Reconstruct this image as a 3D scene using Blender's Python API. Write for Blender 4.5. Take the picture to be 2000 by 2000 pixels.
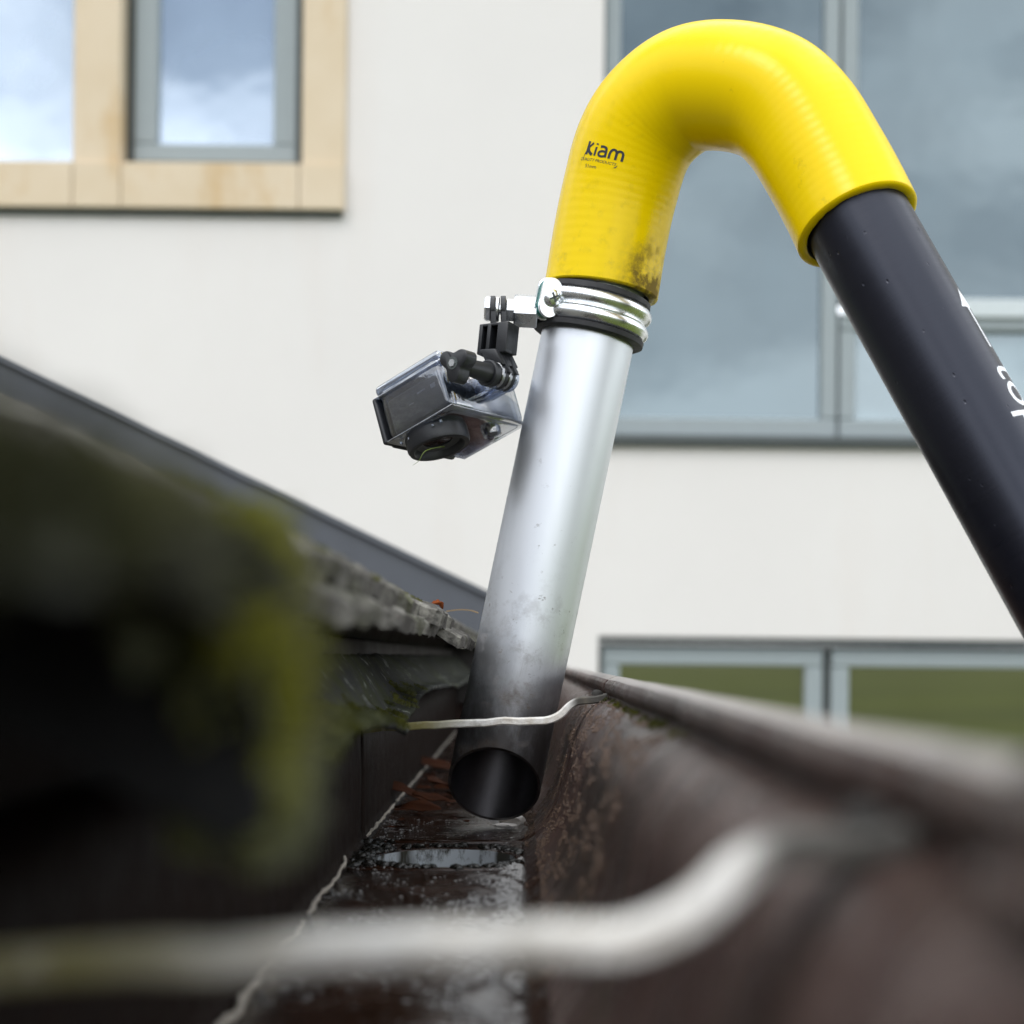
import bpy, bmesh, math, random
from mathutils import Vector, Matrix, noise as mnoise

# ------------------------------------------------------------------ camera, sky, sun, exposure
scene = bpy.context.scene
for o in list(bpy.data.objects):
    bpy.data.objects.remove(o)
C = scene.collection
PI = math.pi
Z0 = 3.4                     # eye height above the lawn (metres)
ROLL = math.radians(0.6)     # the camera is held a little out of level
FPX = 3000.0                 # focal length in 2000-px units
VPU, VPV = 1015.0, 1283.0    # where the gutter's direction meets the picture

cam_d = bpy.data.cameras.new('camera')
cam = bpy.data.objects.new('camera', cam_d)
C.objects.link(cam)
scene.camera = cam
cam.location = (0, 0, Z0)
cam.rotation_euler = (PI / 2, -ROLL, 0)
cam_d.sensor_width = 24.0
cam_d.sensor_height = 24.0
cam_d.lens = FPX / 2000 * 24
cam_d.shift_x = -(VPU - 1000) / 2000
cam_d.shift_y = (VPV - 1000) / 2000
cam_d.clip_start = 0.005
cam_d.clip_end = 8000
cam_d.dof.use_dof = True
cam_d.dof.focus_distance = 0.805
cam_d.dof.aperture_fstop = 5.6
cam_d.dof.aperture_blades = 9

SUN_EL, SUN_AZ = math.radians(52), math.radians(215)   # azimuth from +Y towards +X
world = bpy.data.worlds.new('World')
scene.world = world
world.use_nodes = True
wn, wl = world.node_tree.nodes, world.node_tree.links
bg = wn['Background']
bg.inputs['Strength'].default_value = 0.1
sky = wn.new('ShaderNodeTexSky')
sky.sky_type = 'NISHITA'
sky.sun_disc = False
sky.sun_elevation = SUN_EL
sky.sun_rotation = SUN_AZ
tc = wn.new('ShaderNodeTexCoord')
mp = wn.new('ShaderNodeMapping')
mp.inputs['Scale'].default_value = (1.0, 1.0, 1.9)
wl.new(tc.outputs['Generated'], mp.inputs['Vector'])
cn = wn.new('ShaderNodeTexNoise')
cn.inputs['Scale'].default_value = 3.0
cn.inputs['Detail'].default_value = 4
cn.inputs['Roughness'].default_value = 0.45
wl.new(mp.outputs['Vector'], cn.inputs['Vector'])
cr = wn.new('ShaderNodeValToRGB')                      # cloud tone: grey bellies to bright tops
cr.color_ramp.elements[0].position = 0.35
cr.color_ramp.elements[0].color = (5.0, 5.9, 7.2, 1)
cr.color_ramp.elements[1].position = 0.66
cr.color_ramp.elements[1].color = (29, 29.5, 30, 1)
wl.new(cn.outputs['Fac'], cr.inputs['Fac'])
cn2 = wn.new('ShaderNodeTexNoise')
cn2.inputs['Scale'].default_value = 1.6
cn2.inputs['Detail'].default_value = 6
mp2 = wn.new('ShaderNodeMapping')
mp2.inputs['Location'].default_value = (3.1, 1.7, 0.4)
mp2.inputs['Scale'].default_value = (1, 1, 1.9)
wl.new(tc.outputs['Generated'], mp2.inputs['Vector'])
wl.new(mp2.outputs['Vector'], cn2.inputs['Vector'])
cr2 = wn.new('ShaderNodeValToRGB')                     # cloud cover
cr2.color_ramp.elements[0].position = 0.30
cr2.color_ramp.elements[0].color = (0.35, 0.35, 0.35, 1)
cr2.color_ramp.elements[1].position = 0.52
cr2.color_ramp.elements[1].color = (1, 1, 1, 1)
wl.new(cn2.outputs['Fac'], cr2.inputs['Fac'])
mxw = wn.new('ShaderNodeMix')
mxw.data_type = 'RGBA'
wl.new(cr2.outputs['Color'], mxw.inputs[0])
wl.new(sky.outputs['Color'], mxw.inputs[6])
wl.new(cr.outputs['Color'], mxw.inputs[7])
wl.new(mxw.outputs[2], bg.inputs['Color'])

sun_d = bpy.data.lights.new('sun', 'SUN')
sun_d.energy = 0.9
sun_d.angle = math.radians(18)
sun_d.color = (1.0, 0.96, 0.9)
sun = bpy.data.objects.new('sun', sun_d)
C.objects.link(sun)
sd = Vector((math.sin(SUN_AZ) * math.cos(SUN_EL), math.cos(SUN_AZ) * math.cos(SUN_EL), math.sin(SUN_EL)))
sun.rotation_euler = sd.to_track_quat('Z', 'Y').to_euler()
sun.location = (0, 0, 12)

scene.view_settings.view_transform = 'Standard'
scene.view_settings.look = 'None'
scene.view_settings.exposure = 0.27
scene.view_settings.gamma = 1.0
scene.view_settings.use_curve_mapping = False
scene.render.engine = 'CYCLES'
scene.cycles.use_denoising = True
scene.cycles.max_bounces = 8
scene.cycles.transparent_max_bounces = 16

# ------------------------------------------------------------------ node material helpers
class NM:
    """small wrapper round a Principled material"""
    def __init__(self, name, base=(0.5, 0.5, 0.5), rough=0.5, metal=0.0, spec=0.5, coat=0.0, coat_rough=0.05):
        self.m = bpy.data.materials.new(name)
        self.m.use_nodes = True
        self.n = self.m.node_tree.nodes
        self.l = self.m.node_tree.links
        self.b = self.n['Principled BSDF']
        self.set('Base Color', (*base, 1))
        self.set('Roughness', rough)
        self.set('Metallic', metal)
        self.set('Specular IOR Level', spec)
        self.set('Coat Weight', coat)
        self.set('Coat Roughness', coat_rough)
        self._tc = None
    def set(self, k, v):
        self.b.inputs[k].default_value = v
    def coord(self, out='Object'):
        if self._tc is None:
            self._tc = self.n.new('ShaderNodeTexCoord')
        return self._tc.outputs[out]
    def mapped(self, scale=(1, 1, 1), loc=(0, 0, 0), out='Object'):
        q = self.n.new('ShaderNodeMapping')
        q.inputs['Scale'].default_value = scale
        q.inputs['Location'].default_value = loc
        self.l.new(self.coord(out), q.inputs['Vector'])
        return q.outputs['Vector']
    def noise(self, scale, detail=5, rough=0.55, vec=None, dist=0.0):
        q = self.n.new('ShaderNodeTexNoise')
        q.inputs['Scale'].default_value = scale
        q.inputs['Detail'].default_value = detail
        q.inputs['Roughness'].default_value = rough
        q.inputs['Distortion'].default_value = dist
        self.l.new(vec if vec else self.coord(), q.inputs['Vector'])
        return q.outputs['Fac']
    def voro(self, scale, vec=None, feature='F1'):
        q = self.n.new('ShaderNodeTexVoronoi')
        q.feature = feature
        q.inputs['Scale'].default_value = scale
        self.l.new(vec if vec else self.coord(), q.inputs['Vector'])
        return q.outputs['Distance']
    def ramp(self, fac, a, b, ca=(0, 0, 0), cb=(1, 1, 1)):
        q = self.n.new('ShaderNodeValToRGB')
        e = q.color_ramp.elements
        e[0].position, e[1].position = a, b
        e[0].color, e[1].color = (*ca, 1), (*cb, 1)
        self.l.new(fac, q.inputs['Fac'])
        return q.outputs['Color']
    def maprange(self, v, a, b, c=0.0, d=1.0):
        q = self.n.new('ShaderNodeMapRange')
        q.interpolation_type = 'SMOOTHSTEP'
        for k, val in zip(('From Min', 'From Max', 'To Min', 'To Max'), (a, b, c, d)):
            q.inputs[k].default_value = val
        self.l.new(v, q.inputs['Value'])
        return q.outputs['Result']
    def mix(self, fac, a, b):
        q = self.n.new('ShaderNodeMix')
        q.data_type = 'RGBA'
        for s, v in ((q.inputs[0], fac), (q.inputs[6], a), (q.inputs[7], b)):
            if isinstance(v, (int, float)):
                s.default_value = v
            elif isinstance(v, tuple):
                s.default_value = (*v, 1)
            else:
                self.l.new(v, s)
        return q.outputs[2]
    def math(self, op, a, b=0.0):
        q = self.n.new('ShaderNodeMath')
        q.operation = op
        for s, v in zip(q.inputs, (a, b)):
            if isinstance(v, (int, float)):
                s.default_value = v
            else:
                self.l.new(v, s)
        return q.outputs[0]
    def sep(self, vec):
        q = self.n.new('ShaderNodeSeparateXYZ')
        self.l.new(vec, q.inputs[0])
        return q.outputs
    def dist(self, p, out='Object'):
        q = self.n.new('ShaderNodeVectorMath')
        q.operation = 'DISTANCE'
        q.inputs[1].default_value = p
        self.l.new(self.coord(out), q.inputs[0])
        return q.outputs['Value']
    def to(self, key, out):
        self.l.new(out, self.b.inputs[key])
    def bump(self, h, strength=0.4, distance=0.001, prev=None):
        q = self.n.new('ShaderNodeBump')
        q.inputs['Strength'].default_value = strength
        q.inputs['Distance'].default_value = distance
        self.l.new(h, q.inputs['Height'])
        if prev:
            self.l.new(prev, q.inputs['Normal'])
        self.l.new(q.outputs['Normal'], self.b.inputs['Normal'])
        return q.outputs['Normal']

M = {}

def mat_yellow():
    k = NM('yellow_silicone', rough=0.22, spec=0.18)
    uv = k.mapped((1, 1, 1), out='UV')
    s = k.sep(uv)
    n = k.noise(14, 4)
    col = k.mix(n, (0.82, 0.585, 0.0), (0.90, 0.635, 0.0))
    # handling dirt: a smudge near the clamp end on the right, small spots elsewhere
    edge = k.maprange(s[1], 0.0, 0.042, 1.0, 0.0)
    ang = k.maprange(s[0], 0.50, 0.62, 0.0, 1.0)
    ang2 = k.maprange(s[0], 0.68, 0.80, 1.0, 0.0)
    zone = k.math('MULTIPLY', k.math('MULTIPLY', edge, ang), ang2)
    dn = k.ramp(k.noise(95, 6, 0.7), 0.40, 0.62)
    d1 = k.math('MULTIPLY', k.math('MULTIPLY', zone, dn), 1.25)
    spots = k.ramp(k.noise(42, 6, 0.72, vec=k.mapped((1, 1, 1), (0.31, 0.2, 0.7))), 0.625, 0.75)
    d2 = k.math('MULTIPLY', spots, 0.45)
    low = k.math('MULTIPLY', k.maprange(s[1], 0.0, 0.16, 1.0, 0.0), k.ramp(k.noise(120, 5, 0.6), 0.56, 0.7))
    d3 = k.math('MULTIPLY', low, 0.2)
    d = k.math('MINIMUM', k.math('MAXIMUM', k.math('MAXIMUM', d1, d2), d3), 0.88)
    k.to('Base Color', k.mix(d, col, (0.11, 0.07, 0.018)))
    k.to('Roughness', k.maprange(d, 0.0, 1.0, 0.24, 0.7))
    # wrapped-cloth rings
    w = k.n.new('ShaderNodeTexWave')
    w.wave_type = 'BANDS'; w.bands_direction = 'Y'
    w.inputs['Scale'].default_value = 62
    w.inputs['Distortion'].default_value = 2.6
    w.inputs['Detail'].default_value = 2
    w.inputs['Detail Scale'].default_value = 6
    k.l.new(uv, w.inputs['Vector'])
    b1 = k.bump(w.outputs['Fac'], 0.055, 0.0010)
    k.bump(k.noise(200, 3), 0.03, 0.0006, b1)
    return k.m

def mat_alu():
    k = NM('anodised_aluminium', base=(0.78, 0.80, 0.83), rough=0.3, metal=1.0)
    uv = k.mapped((1, 1, 1), out='UV')
    s = k.sep(uv)
    k.set('Anisotropic', 0.35)
    # caked silt on the end that has been in the gutter, splashes higher up
    zone = k.maprange(s[1], 0.04, 0.165, 1.0, 0.0)
    n1 = k.ramp(k.noise(46, 8, 0.72), 0.52, 0.64)
    n2 = k.ramp(k.noise(150, 6, 0.7), 0.63, 0.70)
    streak = k.ramp(k.noise(30, 6, 0.7, vec=k.mapped((9, 1.6, 1), out='UV')), 0.56, 0.66)
    zs = k.maprange(s[1], 0.02, 0.13, 1.0, 0.0)
    d = k.math('MAXIMUM', k.math('MULTIPLY', zone, n1), k.math('MULTIPLY', zs, streak))
    d = k.math('MAXIMUM', k.math('MULTIPLY', d, 0.85), k.math('MULTIPLY', k.maprange(s[1], 0.05, 0.26, 0.9, 0.0), n2))
    dcol = k.mix(k.noise(210, 4), (0.014, 0.011, 0.009), (0.11, 0.07, 0.042))
    dark_end = k.math('MULTIPLY', k.maprange(k.math('ADD', s[1], k.math('MULTIPLY', k.noise(26, 5, 0.65), 0.05)), 0.075, 0.150, 0.92, 0.0), k.maprange(k.noise(70, 5, 0.7, vec=k.mapped((1, 1, 0.5))), 0.25, 0.6, 0.7, 1.0))  # grime layer that also paints in the dark gutter's reflection at the mouth
    k.to('Base Color', k.mix(d, k.mix(dark_end, (0.72, 0.745, 0.785), (0.075, 0.066, 0.062)), dcol))
    k.to('Metallic', k.math('MULTIPLY', k.maprange(d, 0.0, 0.8, 1.0, 0.0), k.maprange(dark_end, 0.0, 1.0, 1.0, 0.8)))
    rn = k.noise(60, 3, vec=k.mapped((1, 1, 0.05)))
    k.to('Roughness', k.math('MAXIMUM', k.maprange(rn, 0.3, 0.7, 0.40, 0.47), k.math('MULTIPLY', d, 0.8)))
    b1 = k.bump(d, 0.12, 0.0004)
    k.bump(k.noise(90, 3, vec=k.mapped((60, 1.5, 1), out='UV')), 0.03, 0.0003, b1)
    return k.m

def mat_pole():
    k = NM('black_carbon_pole', base=(0.008, 0.008, 0.011), rough=0.3, spec=0.6)
    uv = k.mapped((1, 1, 1), out='UV')
    k.set('Specular Tint', (0.80, 0.84, 1.0, 1))
    ring = k.noise(1.0, 4, 0.65, vec=k.mapped((2, 900, 1), out='UV'))
    pit = k.ramp(k.voro(1.0, vec=k.mapped((26, 95, 1), out='UV')), 0.03, 0.11)
    keep = k.ramp(k.noise(1.0, 2, vec=k.mapped((20, 70, 1), (3, 1, 0), out='UV')), 0.44, 0.52, (1, 1, 1), (0, 0, 0))
    pits = k.math('MAXIMUM', pit, keep)
    k.to('Base Color', k.mix(ring, (0.0018, 0.0020, 0.0045), (0.0042, 0.0044, 0.0095)))
    k.to('Roughness', k.maprange(ring, 0.25, 0.75, 0.27, 0.38))
    b1 = k.bump(ring, 0.10, 0.0005)
    k.bump(pits, 0.5, 0.0006, b1)
    return k.m

def mat_gutter(wet):
    k = NM('gutter_bed' if wet else 'gutter_paint', rough=0.5, spec=0.38 if wet else 0.20)
    n1 = k.noise(26, 8, 0.65)
    n2 = k.noise(190, 6, 0.7)
    n3 = k.noise(9, 4, 0.6, vec=k.mapped((1, 0.35, 1), (2, 3, 4)))
    if wet:
        col = k.mix(n1, (0.006, 0.0035, 0.0025), (0.042, 0.018, 0.010))
        crust = k.ramp(k.noise(48, 9, 0.75, vec=k.mapped((1.0, 0.6, 1))), 0.50, 0.60)
        s = k.sep(k.coord())
        # dried lime crust along the front side of the bed
        side = k.math('MULTIPLY', k.maprange(s[0], 0.052, 0.076, 0.0, 1.0), k.maprange(k.math('ADD', s[0], k.math('MULTIPLY', n2, 0.006)), 0.0795, 0.0845, 1.0, 0.0))
        near = k.maprange(s[1], 0.50, 0.66, 1.0, 0.12)
        cm = k.math('MULTIPLY', k.math('MULTIPLY', side, near), crust)
        gr = k.ramp(n2, 0.60, 0.67)
        cm = k.math('MAXIMUM', cm, k.math('MULTIPLY', gr, 0.30))
        k.to('Base Color', k.mix(cm, col, (0.30, 0.29, 0.28)))
        k.to('Roughness', k.math('ADD', k.maprange(n1, 0.40, 0.62, 0.07, 0.30), k.math('MULTIPLY', cm, 0.6)))
        b = k.bump(n2, 0.22, 0.0009)
        b = k.bump(cm, 0.6, 0.0012, b)
        k.bump(n1, 0.25, 0.002, b)
    else:
        col = k.mix(n1, (0.014, 0.0056, 0.0038), (0.105, 0.052, 0.043))
        col = k.mix(k.ramp(n3, 0.42, 0.62), col, (0.022, 0.014, 0.010))
        run = k.ramp(k.noise(34, 6, 0.65, vec=k.mapped((1, 1, 0.08))), 0.50, 0.66)
        col = k.mix(k.math('MULTIPLY', run, 0.3), col, (0.014, 0.011, 0.008))
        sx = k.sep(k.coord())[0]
        worn_lit = k.math('MAXIMUM', k.math('MULTIPLY', k.maprange(sx, 0.106, 0.114), k.maprange(sx, 0.117, 0.124, 1.0, 0.0)),
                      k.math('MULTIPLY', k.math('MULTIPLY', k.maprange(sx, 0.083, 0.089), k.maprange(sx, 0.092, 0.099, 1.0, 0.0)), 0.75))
        wm = k.math('MULTIPLY', worn_lit, k.ramp(k.noise(55, 7, 0.75, vec=k.mapped((1, 0.6, 1), (4, 2, 2))), 0.42, 0.60))  # pale wear bands doubling as painted highlights on shoulder and lower curve
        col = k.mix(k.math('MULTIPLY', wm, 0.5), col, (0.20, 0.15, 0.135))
        fine = k.ramp(k.noise(1100, 3, 0.6), 0.52, 0.62)
        patch = k.ramp(k.noise(40, 5, 0.65, vec=k.mapped((1, 1, 1), (9, 3, 1))), 0.38, 0.58)
        lich_glint = k.math('MAXIMUM', k.math('MULTIPLY', fine, k.maprange(patch, 0.0, 1.0, 0.15, 0.9)), k.ramp(k.noise(260, 8, 0.8), 0.60, 0.68))  # pale lichen specks, with tan glints painted as colour
        col = k.mix(k.math('MULTIPLY', lich_glint, 0.6), col, (0.27, 0.205, 0.165))
        green = k.ramp(k.noise(17, 6, 0.7, vec=k.mapped((1, 1, 1), (5, 1, 2))), 0.60, 0.72)
        col = k.mix(k.math('MULTIPLY', green, 0.55), col, (0.03, 0.034, 0.01))
        k.to('Base Color', col)
        k.to('Roughness', k.maprange(n1, 0.3, 0.7, 0.20, 0.42))
        b = k.bump(n2, 0.6, 0.0014)
        b = k.bump(k.noise(480, 4, 0.75), 1.0, 0.0014, b)
        k.bump(k.noise(1100, 3, 0.6), 1.0, 0.0010, b)
    return k.m

def mat_tile():
    k = NM('weathered_tile', rough=0.85, spec=0.3)
    n1 = k.noise(22, 8, 0.7)
    col = k.mix(n1, (0.03, 0.028, 0.027), (0.13, 0.12, 0.105))
    li = k.ramp(k.noise(60, 8, 0.72, vec=k.mapped((1, 1, 1), (1, 4, 2))), 0.50, 0.62)
    col = k.mix(k.math('MULTIPLY', li, 0.8), col, (0.27, 0.26, 0.225))
    gr = k.ramp(k.noise(12, 6, 0.7, vec=k.mapped((1, 1, 1), (7, 2, 2))), 0.54, 0.68)
    col = k.mix(k.math('MULTIPLY', gr, 0.7), col, (0.055, 0.062, 0.014))
    ru = k.ramp(k.noise(30, 5, 0.7, vec=k.mapped((1, 1, 1), (3, 9, 1))), 0.66, 0.74)
    col = k.mix(k.math('MULTIPLY', ru, 0.6), col, (0.22, 0.085, 0.03))
    k.to('Base Color', col)
    b = k.bump(k.noise(120, 6, 0.7), 0.8, 0.002)
    k.bump(k.noise(420, 4, 0.6), 0.5, 0.0008, b)
    return k.m

def mat_felt():
    k = NM('old_roofing_felt', rough=0.8, spec=0.3)
    n1 = k.noise(34, 7, 0.7)
    col = k.mix(n1, (0.012, 0.013, 0.012), (0.05, 0.05, 0.046))
    gr = k.ramp(k.noise(30, 8, 0.72, vec=k.mapped((1, 1, 1), (2, 2, 7))), 0.46, 0.60)
    col = k.mix(k.math('MULTIPLY', gr, 0.75), col, (0.040, 0.047, 0.011))
    li = k.ramp(k.noise(85, 8, 0.75), 0.57, 0.66)
    col = k.mix(k.math('MULTIPLY', li, 0.7), col, (0.36, 0.38, 0.33))
    k.to('Base Color', col)
    b = k.bump(k.noise(190, 6, 0.7), 0.9, 0.002)
    return k.m

def mat_galv():
    k = NM('galvanised_strap', rough=0.34, metal=0.0, spec=0.8)
    n = k.noise(120, 6, 0.7)
    col = k.mix(k.ramp(n, 0.35, 0.65), (0.62, 0.57, 0.49), (0.92, 0.91, 0.88))
    s = k.sep(k.coord())
    moss = k.math('MULTIPLY', k.maprange(s[0], 0.028, 0.062, 1.0, 0.0), k.ramp(k.noise(60, 6, 0.7), 0.28, 0.45))
    endm = k.maprange(s[0], 0.104, 0.111)
    col = k.mix(k.math('MULTIPLY', endm, 0.95), col, (0.026, 0.022, 0.015))
    col = k.mix(k.math('MULTIPLY', moss, 0.9), col, (0.21, 0.18, 0.018))
    blot = k.ramp(k.noise(45, 6, 0.7, vec=k.mapped((1, 1, 1), (3, 3, 3))), 0.52, 0.66)
    col = k.mix(k.math('MULTIPLY', blot, 0.6), col, (0.20, 0.17, 0.12))
    k.to('Base Color', col)
    k.to('Roughness', k.math('MAXIMUM', k.math('MAXIMUM', k.math('MULTIPLY', moss, 0.9), k.math('MULTIPLY', endm, 0.8)), 0.34))
    k.bump(k.noise(400, 5, 0.7), 0.6, 0.0008)
    return k.m

def mat_render():
    k = NM('painted_render', rough=0.9, spec=0.2)
    n1 = k.noise(0.9, 6, 0.6)
    col = k.mix(n1, (0.67, 0.643, 0.628), (0.745, 0.722, 0.703))
    st = k.ramp(k.noise(1.3, 7, 0.65, vec=k.mapped((1, 1, 0.18))), 0.52, 0.72)
    col = k.mix(k.math('MULTIPLY', st, 0.5), col, (0.66, 0.60, 0.56))
    k.to('Base Color', col)
    k.bump(k.noise(90, 5, 0.6), 0.25, 0.004)
    return k.m

def mat_stone():
    k = NM('sandstone', rough=0.85, spec=0.25)
    n1 = k.noise(4.5, 7, 0.6)
    col = k.mix(n1, (0.59, 0.475, 0.325), (0.69, 0.59, 0.46))
    st = k.ramp(k.noise(3.0, 6, 0.65, vec=k.mapped((1, 1, 0.5), (2, 0, 1))), 0.52, 0.68)
    col = k.mix(k.math('MULTIPLY', st, 0.75), col, (0.50, 0.31, 0.11))
    k.to('Base Color', col)
    k.bump(k.noise(60, 6, 0.65), 0.4, 0.004)
    return k.m

def mat_simple(name, base, rough=0.5, metal=0.0, spec=0.5, coat=0.0, nscale=80, var=0.18, bump=0.15, bdist=0.0005):
    k = NM(name, base, rough, metal, spec, coat)
    n = k.noise(nscale, 5, 0.6)
    lo = tuple(c * (1 - var) for c in base)
    hi = tuple(min(1, c * (1 + var)) for c in base)
    k.to('Base Color', k.mix(n, lo, hi))
    k.to('Roughness', k.maprange(n, 0.3, 0.7, rough * 0.88, min(1, rough * 1.15)))
    if bump:
        k.bump(k.noise(nscale * 4, 4), bump, bdist)
    return k.m

def mat_pane(name, tint, refl, back, wave=0.04):
    """a closed, dark room behind coated glass: a share of mirror over a dim back colour"""
    m = bpy.data.materials.new(name)
    m.use_nodes = True
    n, l = m.node_tree.nodes, m.node_tree.links
    n.remove(n['Principled BSDF'])
    out = n['Material Output']
    g = n.new('ShaderNodeBsdfGlossy')
    g.inputs['Roughness'].default_value = 0.03
    g.inputs['Color'].default_value = (*tint, 1)
    d = n.new('ShaderNodeBsdfDiffuse')
    t = n.new('ShaderNodeTexCoord')
    no = n.new('ShaderNodeTexNoise')
    no.inputs['Scale'].default_value = 2.2
    no.inputs['Detail'].default_value = 3
    l.new(t.outputs['Object'], no.inputs['Vector'])
    r = n.new('ShaderNodeValToRGB')
    r.color_ramp.elements[0].position = 0.35
    r.color_ramp.elements[0].color = (*[c * 0.55 for c in back], 1)
    r.color_ramp.elements[1].position = 0.65
    r.color_ramp.elements[1].color = (*back, 1)
    l.new(no.outputs['Fac'], r.inputs['Fac'])
    l.new(r.outputs['Color'], d.inputs['Color'])
    fr = n.new('ShaderNodeFresnel')
    fr.inputs['IOR'].default_value = 1.5
    ad = n.new('ShaderNodeMath'); ad.operation = 'ADD'; ad.use_clamp = True
    l.new(fr.outputs[0], ad.inputs[0])
    ad.inputs[1].default_value = refl
    bp = n.new('ShaderNodeBump')
    bp.inputs['Strength'].default_value = wave
    bp.inputs['Distance'].default_value = 0.05
    no2 = n.new('ShaderNodeTexNoise')
    no2.inputs['Scale'].default_value = 3.0
    l.new(t.outputs['Object'], no2.inputs['Vector'])
    l.new(no2.outputs['Fac'], bp.inputs['Height'])
    l.new(bp.outputs['Normal'], g.inputs['Normal'])
    mx = n.new('ShaderNodeMixShader')
    l.new(ad.outputs[0], mx.inputs[0])
    l.new(d.outputs[0], mx.inputs[1])
    l.new(g.outputs[0], mx.inputs[2])
    l.new(mx.outputs[0], out.inputs['Surface'])
    return m

def mat_clear(name, tint=(0.80, 0.84, 0.91), base=0.08):
    """thin clear moulded plastic"""
    m = bpy.data.materials.new(name)
    m.use_nodes = True
    n, l = m.node_tree.nodes, m.node_tree.links
    n.remove(n['Principled BSDF'])
    g = n.new('ShaderNodeBsdfGlossy')
    g.inputs['Roughness'].default_value = 0.08
    tr = n.new('ShaderNodeBsdfTransparent')
    tr.inputs['Color'].default_value = (*tint, 1)
    lw = n.new('ShaderNodeLayerWeight')
    lw.inputs['Blend'].default_value = 0.42
    no = n.new('ShaderNodeTexNoise')
    no.inputs['Scale'].default_value = 240
    tc_ = n.new('ShaderNodeTexCoord')
    l.new(tc_.outputs['Object'], no.inputs['Vector'])
    bp = n.new('ShaderNodeBump')
    bp.inputs['Strength'].default_value = 0.12
    bp.inputs['Distance'].default_value = 0.0006
    l.new(no.outputs['Fac'], bp.inputs['Height'])
    l.new(bp.outputs['Normal'], g.inputs['Normal'])
    mr = n.new('ShaderNodeMapRange')
    mr.inputs['To Min'].default_value = base
    mr.inputs['To Max'].default_value = 0.85
    l.new(lw.outputs['Facing'], mr.inputs['Value'])
    mx = n.new('ShaderNodeMixShader')
    l.new(mr.outputs[0], mx.inputs[0])
    l.new(tr.outputs[0], mx.inputs[1])
    l.new(g.outputs[0], mx.inputs[2])
    l.new(mx.outputs[0], n['Material Output'].inputs['Surface'])
    return m

def mat_moss(name, lo, hi, pale):
    k = NM(name, rough=0.9, spec=0.2)
    n = k.noise(38, 5, 0.65)
    col = k.mix(k.ramp(n, 0.35, 0.65), lo, hi)
    n2 = k.ramp(k.noise(20, 4, 0.6, vec=k.mapped((1, 1, 1), (4, 4, 1))), 0.5, 0.65)
    col = k.mix(k.math('MULTIPLY', n2, 0.7), col, pale)
    k.to('Base Color', col)
    return k.m

def mat_lawn():
    k = NM('lawn', rough=0.9, spec=0.2)
    n = k.noise(0.4, 8, 0.7)
    col = k.mix(n, (0.085, 0.115, 0.018), (0.16, 0.185, 0.04))
    col = k.mix(k.ramp(k.noise(0.03, 5, 0.6), 0.4, 0.62), col, (0.06, 0.075, 0.018))
    k.to('Base Color', k.mix(k.noise(30, 5, 0.7), col, (0.06, 0.085, 0.015)))
    k.bump(k.noise(60, 4), 0.5, 0.03)
    return k.m

def mat_brick():
    k = NM('house_brick', rough=0.85)
    n = k.noise(14, 6)
    k.to('Base Color', k.mix(n, (0.20, 0.085, 0.05), (0.30, 0.15, 0.10)))
    k.bump(k.noise(120, 5), 0.4, 0.003)
    return k.m

M['yellow'] = mat_yellow()
M['alu'] = mat_alu()
M['pole'] = mat_pole()
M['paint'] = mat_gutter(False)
M['bed'] = mat_gutter(True)
M['tile'] = mat_tile()
M['back_wall'] = mat_simple('dark_gutter_back', (0.018, 0.0115, 0.009), 0.6, 0.0, 0.14, nscale=55, var=0.75, bump=0.7, bdist=0.0015)  # darker mottled colour for the gutter's back wall
M['lip'] = mat_simple('chalk_and_sheen_lip', (0.29, 0.265, 0.245), 0.5, nscale=90, var=0.45, bump=0.5, bdist=0.001)  # pale top: dusty paint with the grazing sky reflection coloured in
M['mossy_tile'] = mat_simple('mossy_old_tile', (0.04, 0.042, 0.03), 0.9, nscale=40, var=0.8, bump=0.8, bdist=0.002)
M['hollow'] = mat_simple('shade_black_tile_inside', (0.012, 0.012, 0.012), 0.9, nscale=60, var=0.4, bump=0.5, bdist=0.002)  # near-black inside: the shade of the hollow is put into the colour
M['alu_inside'] = mat_simple('shade_dark_aluminium', (0.17, 0.166, 0.178), 0.4, 1.0, nscale=90, var=0.35, bump=0.1)  # tube inside darkened in colour so the mouth reads as shaded
M['felt'] = mat_felt()
M['galv'] = mat_galv()
M['render'] = mat_render()
M['stone'] = mat_stone()
M['moss'] = mat_moss('moss', (0.018, 0.020, 0.009), (0.075, 0.075, 0.026), (0.12, 0.12, 0.105))
M['moss_mid'] = mat_moss('green_moss', (0.025, 0.030, 0.007), (0.12, 0.12, 0.016), (0.14, 0.15, 0.10))
M['moss_bright'] = mat_moss('yellow_moss', (0.05, 0.055, 0.010), (0.21, 0.205, 0.014), (0.21, 0.22, 0.15))
M['lawn'] = mat_lawn()
M['brick'] = mat_brick()
M['frame'] = mat_simple('window_frame_paint', (0.275, 0.315, 0.33), 0.5, nscale=20, var=0.08, bump=0)
M['gap'] = mat_simple('gasket_and_shadow', (0.06, 0.07, 0.07), 0.7, nscale=20, bump=0)
M['rubber'] = mat_simple('black_rubber', (0.016, 0.016, 0.019), 0.55, nscale=200)
M['zinc'] = mat_simple('bright_zinc', (0.86, 0.88, 0.90), 0.27, 1.0, nscale=90, var=0.06, bump=0.06)
M['dirty_rubber'] = mat_simple('dirty_rubber', (0.02, 0.018, 0.015), 0.8, nscale=200)
M['black_plastic'] = mat_simple('black_plastic', (0.014, 0.015, 0.018), 0.42, nscale=300, bump=0.1)
M['body'] = mat_simple('camera_body_grey', (0.035, 0.040, 0.047), 0.55, nscale=500, bump=0.25)
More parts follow.
